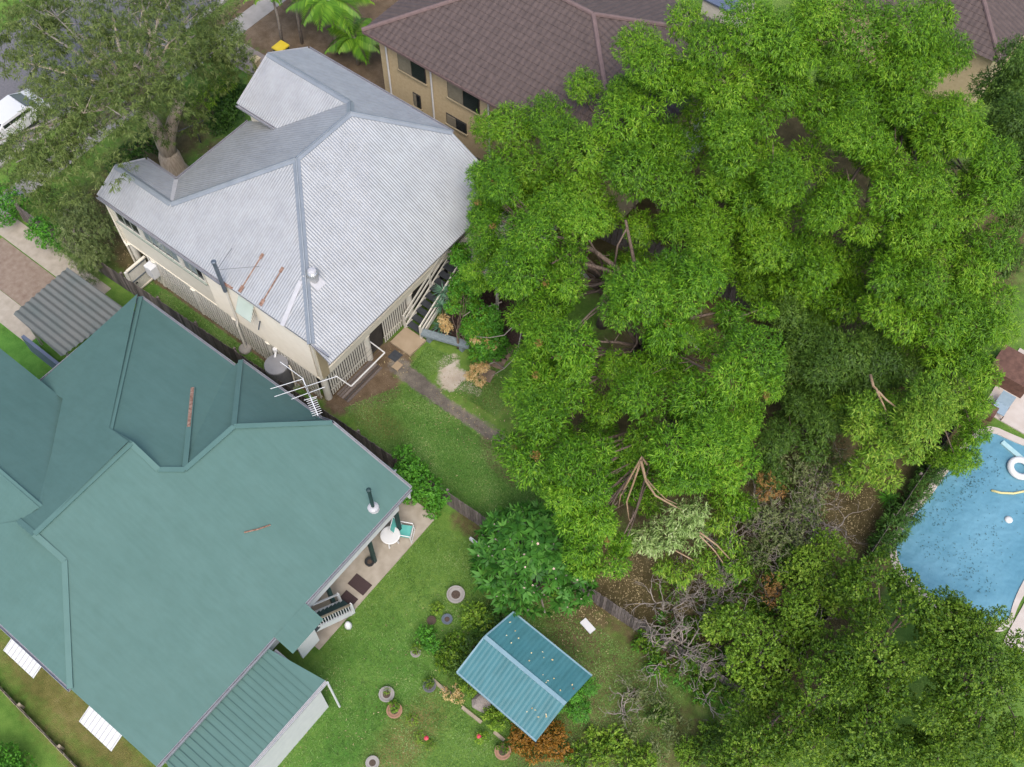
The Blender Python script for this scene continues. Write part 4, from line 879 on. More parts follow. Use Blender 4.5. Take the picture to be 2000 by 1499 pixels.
def limbs(t, base, lst, m, r0, fork, seed, name='branch', every=1, lean=(0, 0)):
    rg = random.Random(seed); b = Vector((base[0], base[1], 0)); top = Vector((base[0]+lean[0], base[1]+lean[1], fork))
    MB().tube([b, b+(top-b)*.25+Vector((rg.uniform(-.1, .1), rg.uniform(-.1, .1), 0)), b+(top-b)*.65, top], [r0*1.35, r0, r0*.88, r0*.75], 10).build('trunk', m, t, smooth=True)
    for i, (x, y, z, r_) in enumerate(lst):
        if i % every: continue
        e = Vector((x, y, z-r_*.25)); s = b+(top-b)*rg.uniform(.6, 1); mid = s+(e-s)*.5+Vector((rg.uniform(-.3, .3), rg.uniform(-.3, .3), rg.uniform(-.1, .5)))
        q = s+(mid-s)*.5+Vector((rg.uniform(-.15, .15), rg.uniform(-.15, .15), .1)); u = mid+(e-mid)*.5+Vector((rg.uniform(-.2, .2), rg.uniform(-.2, .2), .1))
        r1_ = r0*rg.uniform(.22, .42)
        mb = MB().tube([s, q, mid, u, e], [r1_, r1_*.85, r1_*.65, r1_*.45, .02], 6)
        for k in range(3):
            a_ = mid+(e-mid)*rg.uniform(0, .7); mb.tube([a_, a_+Vector((rg.uniform(-.5, .5), rg.uniform(-.5, .5), rg.uniform(.1, .5)))*r_*1.2], [r1_*.35, .008], 4)
        mb.build(name, m, t, smooth=True)
def filler(lst, seed, dz=1.2, n=None, spread=.8, k=.95):
    rg = random.Random(seed); out = []
    for i in range(n or len(lst)//2):
        x, y, z, r_ = rg.choice(lst); out.append((x+rg.uniform(-1, 1)*spread, y+rg.uniform(-1, 1)*spread, z-dz*rg.uniform(.7, 1.5), r_*k*rg.uniform(.85, 1.15)))
    return out
def tree(name, label, base, lst, kind, m, bark, r0, fork, seed, fill=.5, every=1, dz=1.3, group=None, cat='tree', lean=(0, 0), fm=None):
    t = T(name, label, cat, (base[0], base[1], 0), group); limbs(t, base, lst, bark, r0, fork, seed, every=every, lean=lean)
    place_clumps(t, lst, kind, m, seed)
    if fill: place_clumps(t, filler(lst, seed+1, dz, int(len(lst)*fill)), kind, fm or m, seed+2)
    return t
BIG = 'trees with drooping bright leaves'
C_house = [(-18.6,23.3,8.0,0.95),(-20.5,24.1,7.0,0.66),(-16.1,21.8,8.5,1.25),(-18.3,21.6,7.5,0.84),(-15.5,20.4,8.0,1.36),(-14.9,23.7,8.5,1.19),(-16.7,24.8,7.5,0.96),(-17.9,20.4,6.5,0.55),(-13.8,21.2,7.8,0.96),(-14.2,21.0,6.5,1.02),(-14.9,20.2,6.5,1.02),(-17.0,21.9,7.2,0.94),(-17.7,21.2,6.0,0.85),(-17.1,24.1,7.0,0.97),(-16.1,23.2,6.0,0.86),(-19.7,23.7,7.2,0.92),(-19.0,22.7,7.2,0.86),(-19.9,24.5,7.4,0.88),(-20.7,24.5,7.0,0.58),(-18.5,22.1,7.2,0.72)]; C_cen = [(-12.0,22.3,8.5,0.89),(-10.7,21.6,9.5,1.42),(-10.7,24.0,9.0,1.11),(-9.4,23.5,9.0,1.09),(-9.6,22.6,8.6,0.97),(-9.5,21.5,8.5,1.15),(-11.3,21.3,8.0,0.94),(-11.9,18.9,8.5,1.13),(-13.3,19.0,7.5,0.90),(-13.1,18.1,7.0,0.90),(-11.4,18.6,8.0,0.87),(-12.2,17.5,7.2,1.00),(-11.3,17.9,7.2,0.96),(-12.6,16.9,6.4,0.93),(-11.1,16.2,7.5,1.27),(-8.9,19.2,7.5,1.22),(-10.7,20.3,6.0,0.90),(-9.4,21.9,6.0,1.01),(-8.0,23.0,6.5,0.77),(-6.3,22.5,8.2,1.31),(-6.4,21.1,8.5,1.17),(-5.4,22.3,7.5,0.87),(-6.8,20.0,7.8,1.17),(-8.4,24.7,7.2,0.74),(-7.5,26.2,6.5,0.59),(-8.1,25.3,5.5,0.80),(-8.3,21.4,6.0,0.90),(-10.1,18.8,5.5,0.89)]; C_low = [(-11.6,15.0,6.5,0.79),(-10.4,14.8,7.2,1.10),(-9.2,15.2,7.4,1.00),(-8.9,16.5,6.5,0.79),(-8.2,15.1,7.0,0.95),(-8.7,14.3,6.8,0.84),(-7.6,14.7,6.4,0.96),(-8.3,14.1,6.0,0.74),(-7.3,14.6,5.5,0.68),(-7.4,13.8,5.2,0.75),(-7.6,13.4,4.8,0.49),(-6.3,14.2,4.8,0.68),(-6.6,15.0,4.8,0.50),(-6.5,17.7,8.0,1.10),(-5.4,18.4,8.6,1.30),(-4.5,19.3,7.5,0.78),(-5.5,17.4,7.6,0.91),(-6.2,17.2,6.4,0.60),(-4.6,18.6,7.3,0.84),(-5.2,19.9,7.6,1.03),(-6.3,19.6,7.4,1.04),(-8.4,18.1,5.0,0.79),(-8.2,18.9,5.5,0.89)]; C_cor = [(-2.2,25.1,5.5,0.75),(-1.9,24.4,5.4,0.74),(-0.5,26.5,6.0,1.05),(-0.2,25.1,6.2,1.15),(0.2,26.2,5.8,0.84),(-0.9,24.1,4.8,0.83),(-0.1,25.1,5.0,0.80),(-1.0,23.8,4.2,0.80),(-0.2,24.0,4.0,0.76),(0.3,28.1,5.0,0.74),(-1.3,26.9,4.6,0.69),(-1.0,26.0,4.2,0.65)]; C_dark = [(-5.7,27.2,5.0,1.26),(-4.6,27.1,5.0,1.26),(-6.9,27.4,4.8,0.96),(-4.4,26.3,4.8,1.25),(-3.9,27.1,5.0,1.17),(-2.7,27.9,5.2,1.09),(-3.5,28.2,5.2,0.87),(-5.5,26.4,4.2,0.98),(-3.1,27.1,4.2,0.92),(-1.6,28.4,4.6,0.88),(-0.5,28.6,4.4,0.75)]; C_dark2 = [(-3.3,24.7,3.8,0.98),(-4.3,23.1,4.0,0.88),(-3.1,24.0,3.4,0.77),(-4.4,22.4,3.6,0.67),(-4.5,25.0,3.4,0.91),(-3.3,26.3,3.2,0.79),(-5.3,25.8,3.4,0.79)]
tree('gum_tree', 'bright green tree crowding the rear corner of the silver roof', (-14.33,25.32,3)[:2], C_house, 'gum', G_GUM, M_BARKB, .22, 3.6, 11, .5, dz=2, group=BIG)
tree('gum_tree', 'tallest bright green tree in the middle of the back yard', (-11.04,23.1,3)[:2], C_cen, 'gum', G_GUM, M_BARKB, .3, 4.2, 12, .55, dz=2.4, group=BIG)
ct = [o for o in COL.objects if o.get('label', '').startswith('tallest bright green')][0]
for pts_, r_ in (([(-12.88,24.95,4.6), (-13.73,24.69,5.6), (-14.6,24.35,6.3), (-15.37,23.93,6.8), (-15.89,23.38,7.2)], .13), ([(-13.14,24.9,4.8), (-13.79,24.19,5.8), (-14.5,23.49,6.4), (-15.32,22.99,6.6)], .1), ([(-12.83,24.99,4.6), (-13.17,25.28,5.8), (-13.73,25.54,6.8), (-14.05,25.69,7.4)], .1), ([(-13.73,24.69,5.6), (-13.86,24.96,6.6), (-13.85,25.55,7.2)], .05), ([(-14.6,24.35,6.3), (-15.07,23.52,6.7), (-15.31,22.37,6.9)], .05), ([(-12.37,21.82,7.3), (-12.43,21.19,7.5), (-12.44,20.34,7.6), (-12.39,19.78,7.6)], .045), ([(-12.32,21.83,7.2), (-12.41,20.84,7.4), (-12.38,19.94,7.5)], .035), ([(-11.3,22.74,5.5), (-10.81,22.09,5.6), (-10.7,21.46,5.8), (-10.96,21.03,6)], .04), ([(-10.1,22.46,6), (-9.45,22.7,6.2), (-8.73,22.75,6.3)], .035), ([(-8.53,22.56,5.5), (-8.28,21.84,5.7), (-8.18,21.4,5.8)], .06), ([(-8.53,22.56,5.5), (-7.97,21.94,5.7)], .05)):
    MB().tube(pts_, [r_*(1-.15*k) for k in range(len(pts_))], 7).build('branch', M_BARKB, ct, smooth=True)
tree('gum_tree', 'bright green tree carrying the snapped hanging limb', (-8.16,21.33,2)[:2], C_low, 'gum', G_GUM, M_BARKB, .22, 3.4, 13, .45, dz=2.0, group=BIG)
tree('gum_tree', 'lighter leafed tree in the far back corner beside the pool fence', (-1.8,28.46,2)[:2], C_cor, 'gum', G_LIME, M_BARKB, .14, 2.6, 14, .4, dz=1.4, group=BIG)
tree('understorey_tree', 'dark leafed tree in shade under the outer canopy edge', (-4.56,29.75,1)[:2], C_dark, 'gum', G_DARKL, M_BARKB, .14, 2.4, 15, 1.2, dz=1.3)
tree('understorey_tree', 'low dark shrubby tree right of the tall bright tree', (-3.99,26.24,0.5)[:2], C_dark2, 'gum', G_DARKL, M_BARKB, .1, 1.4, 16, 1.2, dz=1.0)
tree('gum_tree', 'rounded green tree hiding the end of the brick house', (-18.11,32.32,2)[:2], [(-16.2,28.8,9.0,1.71),(-16.8,27.0,8.6,1.56),(-14.9,28.8,9.0,1.43),(-14.0,29.2,8.6,1.27),(-14.7,26.8,8.8,1.44),(-16.2,25.8,8.0,1.24),(-13.3,27.4,8.6,1.32),(-12.1,28.2,8.2,1.07),(-11.1,27.2,8.2,1.22),(-12.0,26.9,7.8,1.06),(-10.6,26.4,7.5,1.05),(-12.3,26.8,7.0,1.07),(-21.5,27.8,6.0,1.37),(-23.0,27.8,5.4,0.97),(-20.2,28.6,7.0,1.35),(-19.4,26.5,6.4,1.32),(-20.9,26.4,6.0,1.11),(-19.9,30.9,7.0,0.95),(-18.4,27.3,7.4,1.35),(-17.7,26.0,6.6,1.11),(-13.8,26.6,6.4,0.98)], 'gum', G_GUM2, M_BARKB, .25, 4.2, 17, .7, dz=2, group=BIG)
tree('gum_tree', 'broad tree at the top centre against the brown tiles', (-15.58,37.81,3)[:2], [(-17.6,31.3,11.0,1.29),(-16.6,33.2,11.5,1.01),(-16.4,30.7,11.0,1.27),(-14.7,32.1,12.0,1.48),(-13.7,32.9,12.4,1.48),(-12.4,33.3,12.6,1.56),(-11.6,33.1,12.0,1.08),(-15.5,31.0,10.0,1.11),(-13.1,30.7,10.6,1.08),(-12.0,29.2,11.0,1.21),(-11.6,31.0,10.4,0.99),(-11.4,28.9,10.4,1.04),(-14.8,31.4,10.5,1.21),(-13.2,32.6,10.5,1.33),(-9.4,29.2,10.0,1.25),(-9.2,28.8,9.4,0.96),(-11.0,31.2,9.0,1.10),(-10.3,29.0,8.0,1.08),(-11.5,33.5,10.0,1.12),(-11.4,29.5,8.0,1.00)], 'gum', G_GUM2, M_BARKB, .32, 5.5, 18, .9, dz=2.6, group=BIG)
tree('gum_tree', 'tall tree at the top right below the second tiled roof', (-9.06,41.99,3)[:2], [(-11.9,35.1,12.5,1.33),(-10.3,35.8,12.8,1.51),(-8.5,36.3,12.6,1.47),(-8.4,39.2,12.0,1.13),(-7.0,37.0,11.8,1.25),(-8.4,35.6,12.0,1.29),(-7.3,35.5,11.8,1.24),(-8.3,31.6,11.4,1.26),(-7.4,31.8,11.2,1.10),(-8.8,33.8,11.0,1.10),(-7.3,35.0,11.2,1.22),(-5.4,35.3,11.0,1.29),(-4.6,34.9,10.5,1.15),(-5.7,34.8,10.4,1.07),(-10.3,34.9,11.0,1.23),(-10.2,33.3,10.4,1.10),(-5.6,31.0,10.0,1.18),(-4.8,32.2,10.2,1.24),(-4.0,31.3,9.8,1.23),(-7.2,29.9,9.6,0.97),(-7.2,29.2,9.4,0.96),(-6.5,32.7,10.0,1.09),(-9.5,31.9,9.0,1.10),(-6.1,30.6,8.6,0.99),(-3.2,32.8,9.4,1.00),(-3.4,35.0,10.0,1.16),(-2.5,33.9,9.6,1.15),(-3.5,34.8,9.0,1.02)], 'gum', G_GUM2, M_BARKB, .35, 5.5, 19, .9, dz=2.6, group=BIG)
tree('gum_tree', 'wide tree overhanging the back of the yard on the right', (-5.42,34.64,2)[:2], [(-1.5,32.7,8.6,1.14),(-1.6,31.4,8.4,1.08),(-4.1,29.1,8.2,1.09),(-7.5,30.3,6.4,1.23),(-6.6,30.4,6.0,1.03),(-9.1,29.3,6.2,1.18),(-9.7,28.8,5.4,0.99),(-7.5,28.8,5.6,1.10),(-5.2,29.8,5.2,1.11),(-2.9,29.6,7.8,1.23),(-1.6,30.1,7.6,1.25),(-0.4,31.5,7.4,1.01),(-1.4,29.1,7.0,1.11),(-0.4,30.3,6.8,1.05),(-2.7,28.7,7.0,1.15),(-5.9,31.9,5.8,1.05),(-4.4,30.8,8.4,1.08),(-3.0,31.8,8.2,1.09),(-3.7,28.6,6.6,0.99),(-6.5,29.6,4.6,0.96),(-0.1,29.4,6.0,0.87),(0.4,29.6,5.8,0.79),(0.8,29.3,5.4,0.70),(-0.8,28.9,5.6,0.83),(1.3,28.6,4.6,0.62),(1.8,27.7,4.0,0.66),(1.8,26.5,3.6,0.70),(1.3,28.3,3.8,0.62)], 'gum', G_GUM2, M_BARKB, .3, 4.2, 20, .9, dz=2.2, group=BIG)
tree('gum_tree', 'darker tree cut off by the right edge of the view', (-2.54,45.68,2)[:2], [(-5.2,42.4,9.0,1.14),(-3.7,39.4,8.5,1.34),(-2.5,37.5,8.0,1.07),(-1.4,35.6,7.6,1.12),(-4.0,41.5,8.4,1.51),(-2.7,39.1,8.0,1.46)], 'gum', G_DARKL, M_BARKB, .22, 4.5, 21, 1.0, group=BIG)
tree('broad_tree', 'dense round leafed tree in the bottom corner beside the pool', (2.85,17.93,1)[:2], [(1.4,19.8,5.0,0.91),(2.4,19.9,4.8,0.79),(1.1,18.8,4.8,0.78),(3.2,19.3,5.0,0.98),(2.7,16.8,5.4,0.95),(2.2,16.1,5.2,0.91),(1.6,15.9,4.6,0.76),(1.8,14.8,5.0,0.94),(2.6,15.2,5.0,0.87),(3.7,17.2,5.2,0.88),(2.0,18.3,4.4,0.90),(1.6,12.4,3.8,0.94),(1.1,11.9,3.6,1.06),(2.7,13.0,4.2,0.94),(4.0,14.0,4.8,1.13),(5.0,14.3,4.6,0.95),(3.0,14.4,4.2,0.86),(3.9,16.1,4.6,0.96),(1.8,13.8,3.8,0.80),(3.8,15.2,4.2,0.81),(0.7,11.2,3.0,0.88)], 'round', G_BUSH2, M_BARKB, .2, 2.4, 22, 1.3, dz=1.4)
tree('broad_tree', 'dense round leafed tree at the right edge below the pool', (6.23,20.56,1)[:2], [(3.8,20.3,4.6,0.64),(4.4,20.0,4.8,0.80),(5.3,20.0,4.8,0.84),(5.7,20.9,4.6,0.53),(4.2,19.1,5.0,0.90),(4.4,18.0,5.0,0.89),(5.1,18.8,5.0,0.90),(6.0,19.1,5.0,0.99),(5.9,17.5,5.2,1.08),(6.8,18.2,4.8,0.91),(6.9,19.3,4.6,0.80),(6.2,15.2,4.6,0.96),(8.0,17.4,4.4,0.99),(7.3,16.5,4.6,0.97),(5.4,16.3,4.6,0.97),(6.3,16.4,4.4,0.90),(6.7,20.5,4.4,0.69)], 'round', G_BUSH2, M_BARKB, .2, 2.4, 23, 1.6, dz=1.4)
for lab, lst, k in (('bright green tree crowding', C_house, 5), ('tallest bright green', C_cen, 9), ('bright green tree carrying', C_low, 6)):
    tr = [o for o in COL.objects if o.get('label', '').startswith(lab)][0]; rg = random.Random(k)
    place_clumps(tr, [(x+rg.uniform(-.6, .6), y+rg.uniform(-.7, .1), z+r_*.45, rg.uniform(.14, .26)) for x, y, z, r_ in rg.sample(lst, k)], 'scrub', G_ORANGE, k, name='dead_leaves')
# paperbark at the front
PB = [(-46.3,21.0,5.8,1.23),(-42.2,15.6,7.2,1.40),(-36.9,22.9,7.6,1.16),(-34.4,14.1,9.7,1.12),(-39.6,21.0,8.1,1.15),(-35.9,19.0,9.6,1.27),(-34.7,17.5,9.8,1.09),(-42.6,17.4,7.1,1.36),(-36.3,15.0,9.1,1.05),(-39.8,19.8,8.5,1.22),(-33.6,13.7,8.7,0.93),(-39.7,16.9,8.6,0.96),(-42.2,19.4,7.6,1.16),(-34.6,21.1,8.1,0.99),(-38.5,22.9,7.8,0.92),(-38.4,16.0,8.9,0.87),(-36.9,13.0,5.2,0.93),(-40.8,21.8,8.2,1.03),(-42.7,25.7,5.6,1.51),(-37.9,25.3,5.8,1.30),(-34.4,16.4,9.3,0.81),(-32.9,17.2,10.0,1.18),(-46.1,19.9,6.0,1.27),(-39.4,18.0,8.4,0.89),(-33.5,14.9,10.0,1.19),(-36.3,17.0,9.5,1.22),(-45.7,23.6,5.9,1.11),(-44.4,17.5,6.8,1.07),(-37.3,12.8,6.4,1.19),(-42.3,20.1,8.1,0.96),(-33.7,14.4,9.0,1.19),(-34.8,23.3,7.2,1.20),(-42.9,24.8,6.1,1.34),(-34.3,19.0,10.1,1.20),(-39.8,13.1,5.7,1.14),(-37.3,20.6,8.5,0.97),(-44.9,24.7,5.8,1.50),(-36.6,16.2,9.2,1.31),(-36.5,13.0,7.9,0.84),(-32.6,16.3,10.3,0.93),(-42.5,18.4,7.5,1.23),(-41.6,21.1,7.9,1.08),(-37.4,18.4,9.1,1.16),(-32.5,15.0,9.7,1.02),(-34.9,13.4,8.6,1.07),(-36.6,21.2,8.4,1.18),(-38.7,22.0,8.0,0.90),(-32.6,18.7,10.0,1.17),(-37.7,24.3,7.2,1.32),(-46.1,22.6,6.0,1.13),(-40.3,16.2,8.0,0.97),(-36.9,19.1,9.7,1.22),(-33.6,17.9,10.4,1.19),(-35.3,12.9,7.6,0.89),(-34.5,20.3,9.4,1.19),(-35.7,13.7,9.1,0.91),(-39.8,24.8,6.8,1.22),(-32.4,18.0,9.6,0.96),(-41.0,22.9,7.3,1.29),(-35.0,16.1,9.7,1.09),(-35.6,22.3,7.8,0.98),(-34.4,14.9,10.0,1.13),(-31.8,15.6,10.2,1.06),(-35.6,20.1,6.0,1.02),(-35.6,21.1,6.0,1.03),(-35.7,22.3,6.0,1.04),(-35.8,23.5,6.0,1.05),(-36.1,24.5,6.0,1.01),(-35.8,19.2,5.8,0.92),(-36.6,23.8,6.5,1.06)]
t = T('paperbark_tree', 'huge olive paperbark tree with forked pale trunk in the front yard', 'tree', (-36.9, 19.6, 0))
b0 = Vector((-36.85,19.58,0)); fk = b0+Vector((-.1, .05, 1.9))
MB().tube([b0+Vector((0, 0, -.1)), b0+Vector((0, 0, .5)), b0+(fk-b0)*.7, fk], [.85, .62, .55, .34], 14).build('trunk', M_BARKP, t, smooth=True)
l1, l2 = Vector((-36.35,19.15,4.6)), Vector((-35.98,20.7,4.8))
for e, rr in ((l1, .4), (l2, .36)):
    MB().tube([b0+(fk-b0)*.35+(e-fk)*.02, fk+(e-fk)*.12, fk+(e-fk)*.5+Vector((0, 0, .1)), e, e+Vector((-.5, -.3, 1.2))], [rr*.9, rr*1.0, rr*.85, rr*.72, rr*.5], 12).build('limb', M_BARKP, t, smooth=True)
rg = random.Random(8)
for i, (x, y, z, r_) in enumerate(PB):
    if i % 2: continue
    s = (l1 if rg.random() < .6 else l2)+Vector((-.3, -.2, .8)); e = Vector((x, y, z)); mid = s+(e-s)*.55+Vector((rg.uniform(-.4, .4), rg.uniform(-.4, .4), rg.uniform(0, .6)))
    mb = MB().tube([s, s+(mid-s)*.5+Vector((rg.uniform(-.2, .2), rg.uniform(-.2, .2), .2)), mid, e], [.15, .12, .08, .02], 6)
    for k in range(5):
        a_ = mid+(e-mid)*rg.uniform(.2, 1); mb.tube([a_, a_+Vector((rg.uniform(-1, 1), rg.uniform(-1, 1), rg.uniform(-.1, .6)))*.8], [.03, .01], 4)
    mb.build('branch', M_DEADWOOD if rg.random() < .6 else M_BARKP, t, smooth=True)
place_clumps(t, [(-36.4,21.8,3.4,0.81),(-36.3,22.5,3.6,0.81),(-36.8,21.2,3.2,0.54),(-36.8,20.1,3.4,0.43),(-36.8,19.5,3.6,0.37),(-36.8,23.6,3.2,0.77)], 'sparse', G_LIME, 34, squash=1.2); place_clumps(t, PB, 'sparse', G_PAPER, 31); place_clumps(t, filler(PB, 32, 1.3, 60), 'sparse', G_PAPER, 33)
# weeping bottlebrush and front hedges
t = T('weeping_shrub', 'weeping olive bottlebrush with grey twigs in the front corner', 'shrub', (-37.75,14.11,0)); wl = [(-37.1,13.5,2.6,0.89),(-36.2,13.9,3.2,0.93),(-35.6,14.0,3.0,0.87),(-35.7,13.0,2.8,0.92),(-35.2,13.4,2.6,0.87),(-35.1,12.5,2.2,0.92),(-34.8,13.2,1.8,0.77),(-36.3,14.4,3.2,0.78),(-35.3,14.1,2.4,0.67),(-36.3,12.5,2.0,0.78),(-34.8,12.6,1.4,0.62)]
limbs(t, (-37.75,14.11,0)[:2], wl, M_DEADWOOD, .1, 1.2, 41); place_clumps(t, wl, 'fine', G_WEEP, 42, squash=1.1); place_clumps(t, filler(wl, 43, .5, 10, .4), 'fine', G_WEEP, 44)
t = T('hedge', 'dark hedge along the front fence behind the paperbark trunk', 'hedge', (-39, 20, 0)); hl = [(-38.4,17.5,1.6,0.77),(-38.5,18.4,1.6,0.77),(-38.3,19.1,1.7,0.77),(-38.3,20.0,1.7,0.78),(-36.9,22.9,1.7,0.78),(-36.7,23.6,2.0,0.83),(-36.8,24.5,2.0,0.78),(-37.4,24.6,2.2,0.73),(-37.4,23.8,2.0,0.78)]; place_clumps(t, hl, 'round', G_HEDGE, 45); place_clumps(t, filler(hl, 46, .6, 12, .25), 'round', G_HEDGE, 47)
t = T('shrub', 'small vivid green shrub in the front left corner of the yard', 'shrub', (-39.1,12.93,0)); place_clumps(t, [(-38.5,12.7,1.4,0.59),(-37.7,12.7,1.4,0.59),(-38.5,12.3,1.2,0.49),(-37.2,12.6,1.1,0.48),(-37.8,12.3,1.1,0.48)], 'small', G_VIVID, 48); MB().tube([(-39.1,12.93,0), (-38.17,12.62,1)], .04, 5).build('stem', M_BARKB, t)
t = T('climbing_shrub', 'glossy green creeper growing over the paling fence beside the lawn', 'shrub', (-16.05,14.06,0)); fl_ = [(-16.5,13.9,1.6,0.52),(-15.9,13.6,1.7,0.60),(-16.1,13.3,1.4,0.51),(-15.4,13.6,1.4,0.56),(-14.7,13.6,1.3,0.55),(-14.2,13.6,1.1,0.43),(-15.3,13.2,1.1,0.51),(-14.6,13.2,1.0,0.43)]; place_clumps(t, fl_, 'small', G_VIVID, 49); place_clumps(t, filler(fl_, 50, .6, 8, .25), 'small', G_VIVID, 51)
for x, y, z, r_ in fl_[:4]: MB().tube([(x, y, 0), (x, y, z)], .03, 5).build('stem', M_BARKB, t)
sl_ = [(-20.4,22.5,3.6,0.55),(-19.6,21.6,3.0,0.55),(-17.7,20.3,1.6,0.55),(-17.3,19.9,1.0,0.50),(-18.9,21.4,2.2,0.46),(-18.8,21.5,3.4,0.54),(-19.7,22.2,3.4,0.50),(-18.1,20.5,2.0,0.64),(-17.4,20.3,1.2,0.55),(-17.7,20.8,2.0,0.64),(-17.3,20.5,1.5,0.59),(-18.0,21.0,2.6,0.59),(-19.5,21.6,3.2,0.55),(-19.5,21.0,2.8,0.41),(-19.3,20.6,2.4,0.41),(-18.1,20.5,2.0,0.50)]
t = T('slender_tree', 'slender yellow green tree leaning over the back stair', 'tree', (-18.81,20.22,0)); limbs(t, (-18.81,20.22,0)[:2], sl_, M_BARKB, .06, 1.5, 52); place_clumps(t, sl_, 'small', G_VIVID, 53, squash=1.1); place_clumps(t, sl_, 'fine', G_GUM, 55); place_clumps(t, filler(sl_, 54, .4, 10, .3), 'small', G_VIVID, 56)
t = T('pencil_pine', 'narrow conical conifer beside the mulch bed', 'tree', (-17.28,21.05,0))
pb_ = Vector((-17.28,21.05,0)); MB().tube([pb_, pb_+Vector((0, 0, 3.4))], [.08, .02], 6).build('trunk', M_BARKB, t)
for i in range(9): place_clumps(t, [(pb_.x, pb_.y, .5+i*.38, .72-.06*i)], 'small', G_PENCIL, 560+i, squash=1.2)

# frangipani: every rosette is a part
def rosette(seed, n=13, L0=.36):
    g = rng(seed); an_ = np.arange(n)*2.4+g.uniform(0, .4, n); el = g.uniform(-.25, .55, n)
    d = np.stack([np.cos(an_)*np.cos(el), np.sin(an_)*np.cos(el), np.sin(el)], 1); nv = unit(np.cross(np.cross(d, np.array([[0, 0, 1.]])), d))
    return leaf_mesh('rosette_leaves', d*.03, d, nv, L0*g.uniform(.75, 1.1, n), .115*g.uniform(.85, 1.1, n), np.clip(g.normal(.45, .2, n), 0, 1), .2)
ros = [rosette(70+i, 12+i) for i in range(4)]
for m_ in ros: m_.materials.append(G_FRANG)
fp = T('frangipani_tree', 'frangipani with dark rosettes of leaves and pink flowers overhanging the fence', 'tree', (-9.79,14.17,0)); fo = Vector(WL[fp.name])
rg = random.Random(77); fc = Vector((-9.25,13.38,2.6)); tips = []
while len(tips) < 235:
    u = rg.uniform(0, 6.283); c_ = math.sqrt(rg.random())*1.02; x = fc.x+2.45*c_*math.cos(u); y = fc.y+2.2*c_*math.sin(u); z = 1.7+1.7*math.sqrt(max(0, 1.06-c_*c_))+rg.uniform(-.3, .12)
    if all((x-a_.x)**2+(y-a_.y)**2+(z-a_.z)**2 > .055 for a_ in tips): tips.append(Vector((x, y, z)))
    elif rg.random() < .01: tips.append(Vector((x, y, z-.4)))
for p in tips:
    o = bpy.data.objects.new('leaf_rosette', rg.choice(ros)); COL.objects.link(o); o.parent = fp; o.location = p-fo
    tl = Vector((p.x-fc.x, p.y-fc.y, 1.6)); o.rotation_euler = (-tl.y*.32, tl.x*.32, rg.uniform(0, 6.28)); s = rg.uniform(.85, 1.2); o.scale = (s, s, s)
fm_ = MB(); b0 = Vector((fc.x+.3, fc.y-.2, 0))
MB().tube([b0, b0+Vector((-.1, .1, 1.0))], [.14, .11], 8).build('trunk', M_DEADWOOD, fp, smooth=True)
for p in tips[::3]:
    s = b0+Vector((-.1, .1, .95)); mid = s+(p-s)*.5+Vector((0, 0, -.2)); fm_.tube([s, mid, p], [.06, .045, .03], 5)
fm_.build('branches', M_DEADWOOD, fp, smooth=True, kind='stuff')
flm = MB()
for k in range(5):
    a_ = k*2*math.pi/5; flm.add([(0, 0, 0), (.05*math.cos(a_-.5), .05*math.sin(a_-.5), .015), (.075*math.cos(a_), .075*math.sin(a_), .02), (.05*math.cos(a_+.5), .05*math.sin(a_+.5), .015)], [(0, 1, 2, 3)])
flo = flm.build('flower', mat('pale pink petal', (.78, .5, .42), (.85, .68, .55), scale=20, rough=.6)); flo.parent = fp
for i, p in enumerate(tips[5::7]):
    c_ = flo if i == 0 else flo.copy()
    if i: COL.objects.link(c_); c_.parent = fp
    c_.location = p-fo+Vector((rg.uniform(-.1, .1), rg.uniform(-.1, .1), .17)); c_.rotation_euler = (rg.uniform(-.4, .4), rg.uniform(-.4, .4), 0); s = rg.uniform(.45, .85); c_.scale = (s, s, s)

# snapped limb with wilted foliage
ct2 = [o for o in COL.objects if o.get('label', '').startswith('bright green tree carrying')][0]
sn = T('broken_branch', 'snapped pale brown limb hanging with wilted silvery leaves', 'branch', (-7.63,17.67,6.2))
SN = [([(-7.32,17.57,6.1), (-7.58,17.57,6.4), (-7.67,17.3,5.6), (-7.73,16.69,4.4), (-7.62,16.49,3.8)], .075), ([(-7.59,17.59,6.35), (-7.52,17.2,5.3), (-7.42,16.67,4.3), (-7.13,16.49,3.6), (-6.91,16.46,3)], .06), ([(-7.55,17.47,6.3), (-7.07,17.22,5.6), (-6.54,17.13,5.2), (-5.96,17.37,4.8), (-5.53,17.56,4.5)], .08), ([(-7.13,17.31,5.6), (-6.81,17.34,5.3), (-6.21,17.38,4.9), (-5.81,17.61,4.6)], .045), ([(-4.55,17.3,4.3), (-3.8,17.44,3.9), (-3.18,17.54,3.3)], .05), ([(-4.5,17.24,4.2), (-3.8,17.34,3.6), (-3.3,17.29,3.2)], .04), ([(-4.97,16.43,3.6), (-4.42,16.58,3.4), (-4.12,16.7,3.2)], .035)]
for pts_, r_ in SN: MB().tube(pts_, [r_*.8*(1-.16*k) for k in range(len(pts_))], 6).build('limb', M_TANWOOD, sn, smooth=True)
place_clumps(ct2, [(-8.0,18.0,2.6,0.79),(-7.1,18.7,3.4,0.82),(-8.7,17.8,3.4,0.86),(-7.1,18.1,2.0,0.71),(-4.8,20.2,2.6,0.79),(-4.1,20.4,2.2,0.67),(-9.2,18.0,3.6,0.81),(-8.3,18.9,3.0,0.70)], 'gum', G_GUM, 830)
